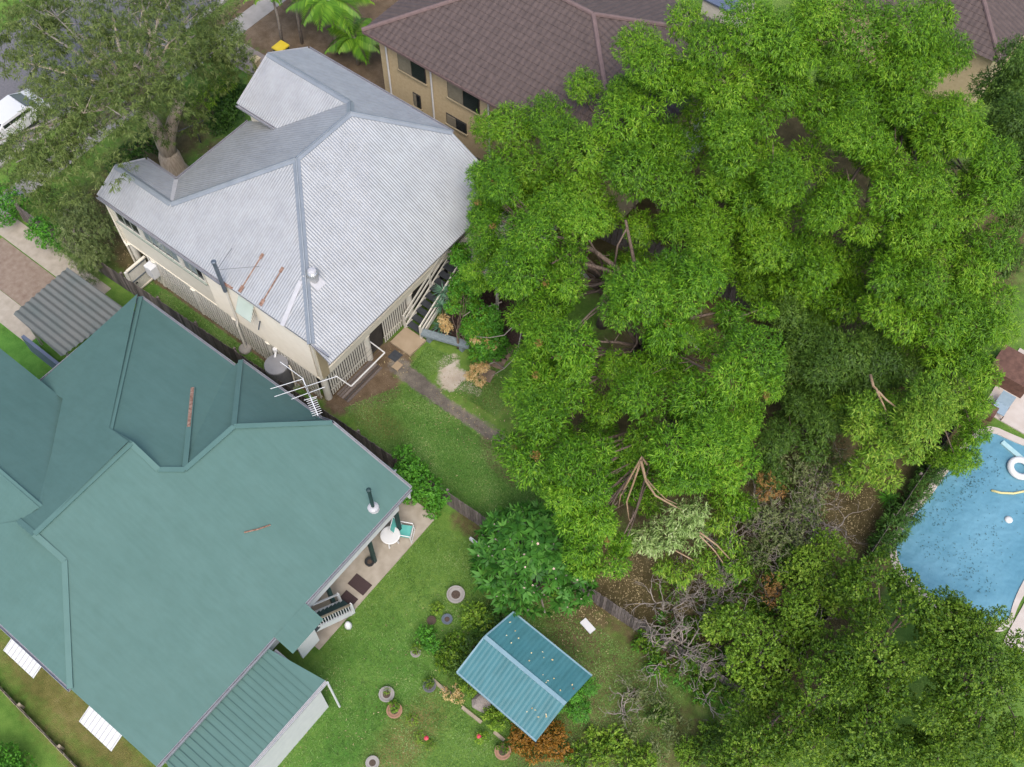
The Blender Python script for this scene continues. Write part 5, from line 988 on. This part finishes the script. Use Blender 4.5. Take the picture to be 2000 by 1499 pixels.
place_clumps(sn, [(-5.4,17.5,4.2,0.91),(-5.1,17.9,4.4,0.67),(-5.5,16.8,3.8,0.87),(-6.2,16.2,3.4,0.79),(-4.8,17.3,3.6,0.72),(-5.7,16.2,3.2,0.52)], 'wilt', G_PALE, 81, .8); place_clumps(sn, [(-5.0,15.9,3.0,0.52),(-4.4,16.0,3.0,0.64),(-4.0,16.9,3.2,0.64),(-3.5,18.0,3.4,0.70),(-2.8,17.6,3.1,0.60),(-4.2,18.4,3.8,0.72),(-3.3,16.8,2.8,0.48)], 'wilt', G_LIME, 82, .8)
# a bare limb in the far corner tree
cl_ = T('broken_branch', 'bare forked limb lying on the crown in the back corner', 'branch', (-2.66,26.12,6))
for pts_, r_ in (([(-2.69,26.24,5.9), (-2.35,25.85,5.9), (-1.7,25.62,5.9), (-1.03,25.58,5.8)], .07), ([(-2.14,25.72,5.9), (-1.68,25.5,5.7), (-1.27,25.39,5.3)], .05), ([(-2.03,25.66,5.9), (-1.54,25.54,5.4), (-1.07,25.32,4.6), (-0.9,25.2,4.2)], .045)):
    MB().tube(pts_, [r_*(1-.2*k) for k in range(len(pts_))], 6).build('limb', M_TANWOOD, cl_, smooth=True)

# bare-branched shrubs
def bare(name, label, base, h, spread, n, seed, r0=.045, leaves=None, lm=None, depth=4):
    t = T(name, label, 'shrub', (base[0], base[1], 0)); rg = random.Random(seed)
    for k in range(n):
        mb = MB(); a0 = rg.uniform(0, 6.283)
        def grow(p, d, L, r_, lev):
            pts_ = [p]; q = p
            for s in range(3):
                d = (d+Vector((rg.uniform(-.5, .5), rg.uniform(-.5, .5), rg.uniform(-.25, .3)))).normalized(); q = q+d*L/3; pts_.append(q)
            mb.tube(pts_, [r_, r_*.88, r_*.75, r_*.6], 4 if lev > 1 else 6)
            if lev < depth:
                for c in range(2 if lev else 3):
                    grow(pts_[rg.choice((2, 3))], (d+Vector((rg.uniform(-.9, .9), rg.uniform(-.9, .9), rg.uniform(-.2, .5)))).normalized(), L*.72, r_*.6, lev+1)
        grow(Vector((base[0]+rg.uniform(-.3, .3), base[1]+rg.uniform(-.3, .3), 0)), Vector((math.cos(a0)*.6, math.sin(a0)*.6, 1)).normalized(), h*.42*spread, r0, 0)
        mb.build('branch', M_DEADWOOD, t, smooth=True)
    return t
bare('bare_shrub', 'leafless grey twiggy shrub below the wilted branch', (-4.32,15.91,0.6), 2.0, 1.15, 8, 91)
bare('bare_shrub', 'leafless tangled shrub left of the orange leaves', (-2.88,16.97,0.6), 2.0, 1.15, 8, 92)
bare('bare_shrub', 'gnarled leafless shrub hard against the paling fence', (-3.11,14.43,0.6), 2.1, 1.1, 7, 93, .06)
bare('bare_shrub', 'gnarled leafless shrub between the fence and round leafed bush', (-1.55,14.67,0.6), 2.0, 1.1, 7, 94, .06)
bare('bare_shrub', 'twiggy grey shrub below the dark understorey', (-3.22,21.29,-0), 2.0, 1.2, 7, 95)
bare('bare_shrub', 'twiggy grey shrub in the middle of the dry patch', (-1.74,21.27,0), 2.0, 1.2, 7, 96)
bare('bare_shrub', 'dead brown thicket under the corner tree', (-2.6,24.49,0), 2.0, 1.2, 7, 97)
bare('bare_shrub', 'tall twiggy grey shrub beside the wilted silvery leaves', (-3.34,19.55,0.9), 2.4, 1.2, 8, 1991)
bare('bare_shrub', 'twiggy grey shrub poking up nearest the litter strewn clearing', (-1.45,22.5,0.8), 2.2, 1.2, 8, 1992)
bare('bare_shrub', 'twiggy shrub right of the orange leafed sapling', (-0.48,18.9,0), 2.2, 1.0, 5, 98)
bare('bare_shrub', 'leafless pinkish grey shrub beyond the fence near the teal shelter', (-3.17,11.4,0), 1.2, 1.2, 4, 99, .03)
dl = [(-2.6,24.3,2.0,1.23),(-3.6,23.1,2.2,1.00),(-3.3,20.7,2.0,0.95),(-2.4,20.4,1.8,1.06),(-2.0,21.8,1.8,1.07),(-2.3,23.0,1.8,1.00),(-2.6,19.1,1.8,0.88),(-1.5,20.1,1.8,0.89)]
t = T('dry_scrub', 'sparse dull green scrub growing through the grey twigs', 'shrub', (-2.62,22.35,0)); place_clumps(t, dl, 'scrub', G_DRY, 101); place_clumps(t, [(x, y, z*.6, r_) for x, y, z, r_ in dl], 'scrub', G_DARKL, 102); MB().tube([(-2.62,22.35,0), (-2.52,21.56,1.5)], .05, 5).build('stem', M_DEADWOOD, t)
sc = [(*(-4.55,16.12,0.9), .9), (*(-2.77,16.7,0.9), .9), (*(-3.61,14.01,0.8), .8), (*(-2.34,14.2,0.9), .9), (*(-1,14.25,0.9), .9), (*(-2.17,18.79,0.9), 1), (*(-2.14,17.2,0.9), .9), (*(-1.9,15.34,0.8), .8), (*(0.24,16.74,0.8), .9)]
t = T('undergrowth', 'loose dark undergrowth leaves below the leafless shrubs', 'undergrowth', (-2.59,15.92,0)); place_clumps(t, sc, 'scrub', G_BUSH2, 103)
ug = [(*p, .6) for p in ((-4.15,13.89,0.4), (-4.01,15.04,0.4), (-3.06,15.43,0.4), (-2.35,15.99,0.4), (-3.28,13.41,0.4), (-2.26,13.65,0.4), (-1.41,13.66,0.4), (-1.25,15.15,0.5), (-0.39,14.49,0.5), (-0.65,13.66,0.4), (-2.21,14.46,0.5), (-2.39,18.13,0.5), (-1.25,17.8,0.5), (-1.2,19.28,0.6), (-3.17,18.26,0.4))]
place_clumps(t, ug, 'scrub', G_VIVID, 108); place_clumps(t, ug[::2], 'small', G_BUSH2, 109); t['kind'] = 'stuff'
sb1 = [(-1.8,15.7,3.0,0.83),(-1.0,15.7,3.2,0.90),(-0.4,15.4,3.0,0.79),(-0.8,14.7,2.6,0.83),(-0.2,17.7,3.0,0.88),(0.3,17.3,2.8,0.80),(-0.0,16.9,2.4,0.65),(0.4,14.5,2.4,0.71),(0.0,13.7,2.0,0.60),(0.3,15.7,2.4,0.68),(-0.1,14.6,2.0,0.60)]; sb2 = [(-0.8,19.7,2.4,1.00),(-0.1,20.6,2.4,0.92),(-0.7,20.8,2.4,0.76),(-0.1,19.5,2.2,0.75),(-1.1,19.1,2.0,0.71),(1.0,14.0,1.8,0.60),(0.9,15.0,2.2,0.68),(0.9,16.2,2.3,0.72),(1.0,17.4,2.4,0.73),(1.0,18.9,2.4,0.78),(0.3,19.1,2.0,0.75),(0.8,13.7,1.6,0.52)]
t = T('round_leaf_bush', 'bright round leafed bush in the bottom corner of the yard', 'bush', (-0.34,16.1,0)); limbs(t, (-0.34,16.1,0)[:2], sb1, M_DEADWOOD, .08, .8, 104); place_clumps(t, sb1, 'round', G_BUSH, 105); place_clumps(t, filler(sb1, 106, .8, 9, .5), 'round', G_BUSH, 107)
t = T('round_leaf_bush', 'round leafed bush beside the back fence near the pool', 'bush', (-0.34,20.93,0)); limbs(t, (-0.34,20.93,0)[:2], sb2, M_DEADWOOD, .07, .7, 108); place_clumps(t, sb2, 'round', G_BUSH, 109); place_clumps(t, filler(sb2, 110, .8, 4, .4), 'round', G_DARKL, 111)
for (p, lab, sd) in (((-1.19,17.98,2.2), 'orange leafed sapling among the leafless shrubs', 112), ((-3.64,21.47,2.6), 'orange dead spray in the dark gap below the bright tree', 113)):
    t = T('dry_sapling', lab, 'sapling', (p[0], p[1], 0), 'orange saplings'); MB().tube([(p[0], p[1], 0), (p[0]+.1, p[1], p[2])], [.04, .015], 5).build('stem', M_DEADWOOD, t)
    place_clumps(t, [(p[0]-.3, p[1]+.2, p[2], .45), (p[0]+.35, p[1]+.15, p[2]-.2, .45), (p[0], p[1]-.35, p[2]-.1, .4)], 'scrub', G_ORANGE, sd)
for (ps, lab, sd, bp0) in ((((-19.44,20.06,1.9), (-19.21,19.97,1.6)), 'tan dead leaf spray beside the back stair', 114, (-20.08,20.67,0)), (((-17.69,20.21,1.8), (-17.32,20.48,1.7), (-17.02,20.53,1.5)), 'cream dead leaf spray over the sleeper bench', 115, (-17.16,20.79,0)), (((-16.93,19.25,1.2), (-16.97,18.86,1.1), (-16.53,19.02,0.9), (-16.69,19.49,1.3)), 'cream dead branch hanging over the sandy patch', 116, (-16.45,20.64,0)), (((-18.52,21.75,7.2),), 'cream dead spray beside the roof edge', 117, None)):
    t = T('dead_spray', lab, 'dead branch', ps[0], 'dead leaf sprays'); place_clumps(t, [(*p, .34) for p in ps], 'wilt' if False else 'scrub', G_CREAML, sd); place_clumps(t, [(*p, .3) for p in ps], 'scrub', G_CREAML, sd+40); place_clumps(t, [(*p, .3) for p in ps], 'scrub', G_CREAML, sd+80)
    e = Vector(ps[-1]); s = Vector(bp0) if bp0 else e+Vector((.6, .5, -.4)); MB().tube([s, s+(e-s)*.5+Vector((0, 0, .5)), e], [.035, .025, .012], 5).build('stem', M_DEADWOOD, t)
# arching bare branches by the mulch bed
t = T('arching_branch', 'bare arching branch reaching from the canopy over the mulch bed', 'branch', (-16.53,20.76,2.5))
for pts_ in ([(-16.05,21.48,3), (-16.39,21.12,2.8), (-16.57,20.81,2.4), (-17.1,20.4,2.2), (-17.62,20.15,2.1)], [(-16.12,21.51,2.6), (-15.84,20.86,2), (-15.84,20.6,1.5), (-16.06,20.15,1), (-16.34,19.58,0.8)], [(-17.53,21.87,2.9), (-18.03,21.4,2.6), (-18.49,21.05,2.4), (-18.71,20.6,2.2)]): MB().tube(pts_, [.035, .03, .025, .02, .012][:len(pts_)], 5).build('twig', M_DEADWOOD, t, smooth=True)

# spiky blue green plants by the stair
def spiky(name, label, p, n, L0, m, seed, wd=.05, group=None):
    L0 *= .85
    g = rng(seed); a_ = g.uniform(0, 6.283, n); el = g.uniform(.1, 1.2, n); d = np.stack([np.cos(a_)*np.cos(el), np.sin(a_)*np.cos(el), np.sin(el)], 1); nv = unit(np.cross(np.cross(d, np.array([[0, 0, 1.]])), d)+1e-3)
    me = leaf_mesh('leaves', np.zeros((n, 3)), d, nv, L0*g.uniform(.7, 1.1, n), wd*np.ones(n), g.uniform(.1, .9, n), .25); me.materials.append(m)
    t = T(name, label, 'plant', (p[0], p[1], 0), group); o = bpy.data.objects.new('leaf_tuft', me); COL.objects.link(o); o.parent = t; o.location = (0, 0, p[2]); MB().tube([(p[0], p[1], 0), (p[0], p[1], max(p[2], .05))], .03, 5).build('stem', M_BARKB, t)
    return t
BG = 'blue green spiky plants by the back stair'
for p, lab, sd in (((-20.12,20.77,1.5), 'blue green spiky plant poking through the stair rail', 121), ((-19.17,21.85,1.2), 'blue green spiky plant behind the yellow green tree', 122), ((-20.39,21.21,1.9), 'upper blue green spiky plant beside the stair top', 123), ((-19.91,20.37,0.5), 'low blue green spiky plant next to the mulch', 124)):
    spiky('spiky_plant', lab, p, 70, .75, G_BLUEG, sd, .035, BG)
spiky('strappy_plant', 'strappy green plant by the fence in the bottom corner', (-1.17,14.33,0.3), 90, 1.0, G_DARKL, 125, .05)
spiky('strappy_plant', 'grassy green plant near the back fence under the corner tree', (0.42,25.4,0.1), 60, .7, G_VIVID, 126, .05)
# neighbour's shrubs
def shrub(name, lab, ps, kind, m, sd, cat='shrub', group=None):
    t = T(name, lab, cat, (ps[0][0], ps[0][1], 0), group); place_clumps(t, ps, kind, m, sd)
    for p in ps[:1]: MB().tube([(p[0], p[1], 0), (p[0], p[1], p[2])], .03, 5).build('stem', M_BARKB, t)
shrub('shrub', 'yellow green shrub beside the corner of the teal shelter', [(*(-10.18,10.65,0.7), .55), (*(-9.69,10.68,0.6), .5), (*(-10.12,10.26,0.5), .4)], 'small', G_BUSH, 131)
shrub('shrub', 'dark shrub between the frangipani and the teal shelter', [(*(-9.51,10.95,0.6), .6), (*(-9.39,10.3,0.5), .5)], 'small', G_HEDGE, 132)
shrub('shrub', 'low green shrub beside the small pale pot', [(*(-11.17,8.83,0.4), .45), (*(-10.69,8.73,0.4), .45)], 'small', G_VIVID, 133)
shrub('shrub', 'green shrub in the middle of the neighbouring garden bed', [(*(-10.06,9.08,0.5), .55), (*(-9.58,9.12,0.5), .5), (*(-9.88,8.54,0.4), .5)], 'small', G_BUSH2, 134)
shrub('shrub', 'lime spotted shrub near the teal roof edge', [(*(-10.05,9.53,0.5), .35)], 'small', G_LIME, 135)
shrub('shrub', 'dark green shrub hugging the left end of the teal shelter', [(*(-9.33,9.6,0.6), .6), (*(-9.19,8.79,0.5), .5), (*(-9.32,8.47,0.4), .45)], 'small', G_DARKL, 136)
shrub('shrub', 'small shrub left of the concrete pot', [(*(-11.49,9.9,0.4), .35)], 'small', G_BUSH, 137)
shrub('shrub', 'straw coloured plant between the dark grey pot and edging', [(*(-8.95,7.72,0.4), .45), (*(-8.58,7.72,0.3), .35)], 'scrub', G_CREAML, 138)
shrub('shrub', 'green shrub between the grey stone and teal shelter', [(*(-6.84,8.03,0.5), .5), (*(-7.2,8.02,0.4), .4), (*(-8.49,8.24,0.4), .4)], 'small', G_BUSH, 139)
shrub('croton_shrub', 'bronze orange shrub at the bottom corner of the teal shelter', [(*(-5.75,8.34,0.7), .75), (*(-5.09,8.73,0.7), .75), (*(-5.06,8.06,0.5), .7), (*(-5.8,7.79,0.4), .5), (*(-4.53,8.63,0.5), .6)], 'small', G_CROTON, 140)
shrub('shrub', 'red flowering plant near the bottom edging', [(*(-6.99,7.14,0.3), .3)], 'small', G_LIME, 141)
shrub('shrub', 'small plant growing in the terracotta pot', [(*(-10.29,5.99,0.4), .28)], 'small', G_LIME, 142)
shrub('shrub', 'trailing sparse plant below the terracotta pot', [(*(-9.49,6.07,0.2), .3), (*(-8.83,5.74,0.2), .3), (*(-8.34,5.76,0.2), .3)], 'scrub', G_BUSH, 143)
shrub('shrub', 'rounded light green shrub behind the right end of the shelter', [(*(-5.07,10.18,2.4), .42), (*(-4.76,10.76,1.8), .42), (*(-5.25,9.49,2.3), .32), (*(-4.63,9.99,1.2), .55)], 'gum', G_VIVID, 144)
shrub('shrub', 'low green ground shrub in the bottom centre', [(*(-3.67,8.75,0.4), .6), (*(-3.03,9.48,0.4), .6), (*(-2.13,9.83,0.4), .6)], 'small', G_BUSH2, 145)
shrub('shrub', 'low bushy green plant beyond the fence beside the leafless shrub', [(*(-0.03,12.45,0.6), .7), (*(-0.18,11.66,0.5), .6), (*(-2.11,11.85,0.4), .5)], 'small', G_DARKL, 146)
shrub('shrub', 'greyish dry shrub on the ground between the shelter and the leafless shrubs', [(*(-3.47,12.1,0.5), .7), (*(-2.39,11.96,0.5), .7), (*(-1.41,11.88,0.5), .7), (*(-2.81,10.83,0.4), .6), (*(-1.54,10.99,0.4), .6)], 'scrub', G_DRY, 150)
shrub('shrub', 'low yellow green plants along the bottom edge left of the corner trees', [(*(-2.92,10.15,0.4), .6), (*(-3.66,9.72,0.3), .5), (*(-1.71,10.22,0.4), .6), (*(-0.56,11.37,0.5), .7), (*(-0.26,12.49,0.5), .6)], 'small', G_BUSH, 151)
shrub('shrub', 'bright bush at the bottom left corner of the view', [(*(-20.32,-4.45,0.6), .9), (*(-19.58,-4.34,0.6), .8)], 'small', G_VIVID, 147)
shrub('shrub', 'dark hedge plants between the pool and back fence', [(*(1.23,23.8,0.9), .8), (*(1.22,24.95,0.9), .8), (*(1.26,26.02,0.9), .7), (*(1.3,27.04,1), .7), (*(1.42,28.07,1.2), .7), (*(1.22,23,0.8), .7)], 'gum', G_HEDGE, 148)
shrub('shrub', 'bright green shrub at the left edge behind the front corner', [(*(-40.86,12.28,0.8), .9), (*(-41.01,13.08,0.9), .8), (*(-41.81,12.98,1), .9)], 'round', G_VIVID, 149)
shrub('shrub', 'leafy plant growing in the dark grey pot', [(*(-9.81,7.47,0.45), .28)], 'small', G_BUSH2, 152)
shrub('shrub', 'leafy plant growing in the small pale pot', [(*(-11.07,8.17,0.45), .24)], 'small', G_BUSH, 153)
shrub('shrub', 'sparse plant growing in the grey round pot', [(*(-10.9,6.25,0.4), .2)], 'scrub', G_BUSH, 154)
shrub('shrub', 'leafy plant growing in the tan pot at the bottom edge', [(*(-6.1,7.31,0.45), .26)], 'small', G_BUSH2, 155)
for (p, lab) in (((-7.06,7.08,0.45), 'crimson flower at the edge of the bottom garden'), ((-8.59,5.85,0.3), 'small red flower on the trailing plant')):
    tag(MB().lathe(p[0], p[1], [(.03, p[2]-.05), (.09, p[2]), (.02, p[2]+.04)], 8).build('red_flower', M_RED), lab, 'flower', 'red flowers')

# palms at the front
def palm(name, label, base, hgt, nf, Lf, seed, trunk_r=.09, wide=.35):
    t = T(name, label, 'palm', (base[0], base[1], 0), 'front yard palms'); b = Vector((base[0], base[1], 0)); top = b+Vector((0, 0, hgt)); rg = random.Random(seed)
    MB().tube([b, b+(top-b)*.5+Vector((.05, .05, 0)), top], [trunk_r*1.3, trunk_r, trunk_r*.8], 8).build('trunk', M_DEADWOOD, t, smooth=True)
    for k in range(nf):
        a_ = k*2.4+rg.uniform(-.2, .2); el = rg.uniform(.2, 1.0); L_ = Lf*rg.uniform(.8, 1.1); n = 16; pts_ = []
        for i in range(n+1):
            s = i/n; rad_ = L_*s*math.cos(el*.6); pts_.append(Vector((math.cos(a_)*rad_, math.sin(a_)*rad_, L_*(s*math.sin(el)-.75*s*s))))
        bs = []; ds = []; nv = []; Ls = []
        for i in range(1, n):
            dd = (pts_[i+1]-pts_[i-1]).normalized(); sd = dd.cross(Vector((0, 0, 1))).normalized()
            for sg_ in (-1, 1):
                for q in (0, .5):
                    bs.append(pts_[i]+(pts_[i+1]-pts_[i])*q); ds.append((sd*sg_+dd*.6+Vector((0, 0, -.25))).normalized()); nv.append(Vector((0, 0, 1))); Ls.append(wide*Lf*(.25+.75*math.sin(math.pi*min(1, i/n+.12))))
        me = leaf_mesh('frond', np.array(bs), np.array(ds), np.array(nv), np.array(Ls), np.full(len(bs), .085), np.clip(rng(seed+k).normal(.5, .2, len(bs)), 0, 1)); me.materials.append(G_PALM)
        o = bpy.data.objects.new('frond', me); COL.objects.link(o); o.parent = t; o.location = (0, 0, hgt)
palm('palm', 'lush palm with broad arching fronds left of the tiled roof', (-36.38,31.2,0), 3.6, 15, 2.6, 201, .12)
palm('palm', 'small bright palm against the corner of the brick house', (-34.94,31.29,0), 1.8, 9, 2.0, 202, .1)
palm('palm', 'slender palm with thin trunk at the top of the view', (-39.14,29.73,0), 4.2, 9, 1.6, 203, .07)
palm('palm', 'second slender palm beside the thin trunked one', (-38.51,30.58,0), 4.8, 9, 1.6, 204, .07)
palm('palm', 'palm at the top edge with shaggy hanging fronds', (-39.36,32.31,0), 4.0, 12, 2.2, 205, .1)

# ------------------------------------------------------------------ litter: fallen leaves and pool debris
def flecks(name, areas, m, L0, W0, seed, z0=.02):
    g = rng(seed); P_ = []
    for (x, y, rx, ry, n) in areas:
        a_ = g.uniform(0, 6.283, n); r_ = np.sqrt(g.uniform(0, 1, n)); P_.append(np.stack([x+rx*r_*np.cos(a_), y+ry*r_*np.sin(a_), np.full(n, z0)], 1))
    P_ = np.concatenate(P_); n = len(P_); a_ = g.uniform(0, 6.283, n); d = np.stack([np.cos(a_), np.sin(a_), g.uniform(0, .3, n)], 1); d = unit(d)
    me = leaf_mesh(name, P_, d, np.tile(np.array([[0, 0, 1.]]), (n, 1)), L0*g.uniform(.5, 1.3, n), W0*g.uniform(.7, 1.2, n), g.uniform(0, 1, n), .02); me.materials.append(m)
    o = bpy.data.objects.new(name, me); COL.objects.link(o); o['kind'] = 'stuff'; return o
flecks('fallen_leaves', [(-17.5, 16, 4, 1.8, 160), (-37, 15.6, 2.6, 2, 1300), (-33.5, 14.2, 2, .8, 120), (*(-7.66,14.98,0)[:2], 2.4, 2, 2600), (*(0.11,24.47,0)[:2], 2.4, 2.4, 2000), (-16.4, 18.2, 2, 2, 350), (-20.5, 17.8, .8, .8, 90), (-28, 14, 5, .5, 70), (-7, 12.2, 2.5, 1.2, 350), (*(-17.74,22.49,0)[:2], 1.2, 1.6, 250), (-3.5, 17, 3.5, 3, 2400), (-36.5, 20, 1.6, 3, 120), (-11, 6, 2.5, 5, 160)], G_LITTER, .085, .034, 5)
flecks('pool_leaves', [(3.9, 26.5, 1.9, 3.2, 110), (3.0, 29.2, .7, .9, 70), (2.5, 26.6, .5, 1.2, 80), (3.6, 24.6, 1.4, .7, 90), (2.9, 28.0, .35, .7, 60), (4.6, 26.2, .8, .9, 40), (5.0, 24.5, .8, .7, 40)], G_DEBRIS, .08, .032, 6, .055)
flecks('roof_leaves', [(-6.4, 10.2, 1.4, .5, 11), (-5.6, 8.7, .5, .5, 6), (-8.1, 10.4, .5, .4, 5)], G_CREAML, .085, .055, 7, 2.48)

def blades(name, areas, n, m, seed, h=.09):
    g = rng(seed); P_ = []
    for poly, k in areas:
        q = np.array([p[:2] for p in poly]); lo, hi = q.min(0), q.max(0); pt = g.uniform(lo, hi, (k, 2)); c = np.zeros(k, bool)
        for i in range(len(q)):
            a_, b_ = q[i], q[(i+1) % len(q)]
            c ^= ((a_[1] > pt[:, 1]) != (b_[1] > pt[:, 1])) & (pt[:, 0] < (b_[0]-a_[0])*(pt[:, 1]-a_[1])/(b_[1]-a_[1]+1e-12)+a_[0])
        P_.append(pt[c])
    P_ = np.concatenate(P_); k = len(P_); a_ = g.uniform(0, 6.283, k); d = unit(np.stack([np.cos(a_)*.7, np.sin(a_)*.7, g.uniform(.2, 1, k)], 1)); nv = unit(np.stack([np.cos(a_), np.sin(a_), -1.2*np.ones(k)], 1)*-1)
    patch = .45+.22*np.sin(P_[:, 0]*1.7+np.sin(P_[:, 1]*1.3)*2)*np.sin(P_[:, 1]*1.9+1)
    me = leaf_mesh(name, np.concatenate([P_, np.zeros((k, 1))], 1), d, nv, h*g.uniform(.5, 1.3, k), np.full(k, .02)*g.uniform(.7, 1.4, k), np.clip(g.normal(0, .16, k)+patch, 0, 1), .2); me.materials.append(m)
    o = bpy.data.objects.new(name, me); COL.objects.link(o); o['kind'] = 'stuff'
blades('grass', [([(-20.8, 14.6), (-19.5, 17.2), (-18.2, 17.3), (-14.8, 17.2), (-13.2, 18.5), (-10.5, 17), (-10, 14.2), (-18, 13.85)], 52000), ([(-32, 13.4), (-22, 13.5), (-22, 14.2), (-32, 14.2)], 16000), ([(-19.9, 18.1), (-18.9, 18.1), (-18.4, 19.8), (-20, 19.4)], 4000), ([(-17.5, 18.3), (-15.2, 18.4), (-15.4, 21), (-17.5, 20)], 9000), ([(-14.1, 12.9), (-9, 13.2), (-2, 13.5), (1, 5), (-3, -2), (-12, -3), (-12, 0), (-14.1, 5.8)], 110000), ([(-38, 3), (-38, 7.5), (-30, 6.9), (-30, 3)], 14000), ([(-36.8, 18.6), (-34, 17.6), (-33, 21.5), (-36, 23)], 9000)], 0, foliage('grass blade', [(.045, .105, .016), (.09, .185, .032), (.14, .25, .055), (.26, .32, .13)], jitter=0, trans=.15), 8)

blades('grass', [([(-20.8, 14.6), (-19.5, 17.2), (-18.2, 17.3), (-14.8, 17.2), (-13.2, 18.5), (-10.5, 17), (-10, 14.2), (-18, 13.85)], 3500), ([(-14.1, 12.9), (-9, 13.2), (-2, 13.5), (1, 5), (-3, -2), (-12, -3), (-12, 0), (-14.1, 5.8)], 6500), ([(-32, 13.4), (-22, 13.5), (-22, 14.2), (-32, 14.2)], 1200)], 0, foliage('grass tuft', [(.05, .11, .018), (.10, .19, .035), (.17, .26, .06), (.33, .33, .14)], jitter=0, trans=.15), 18, .17)
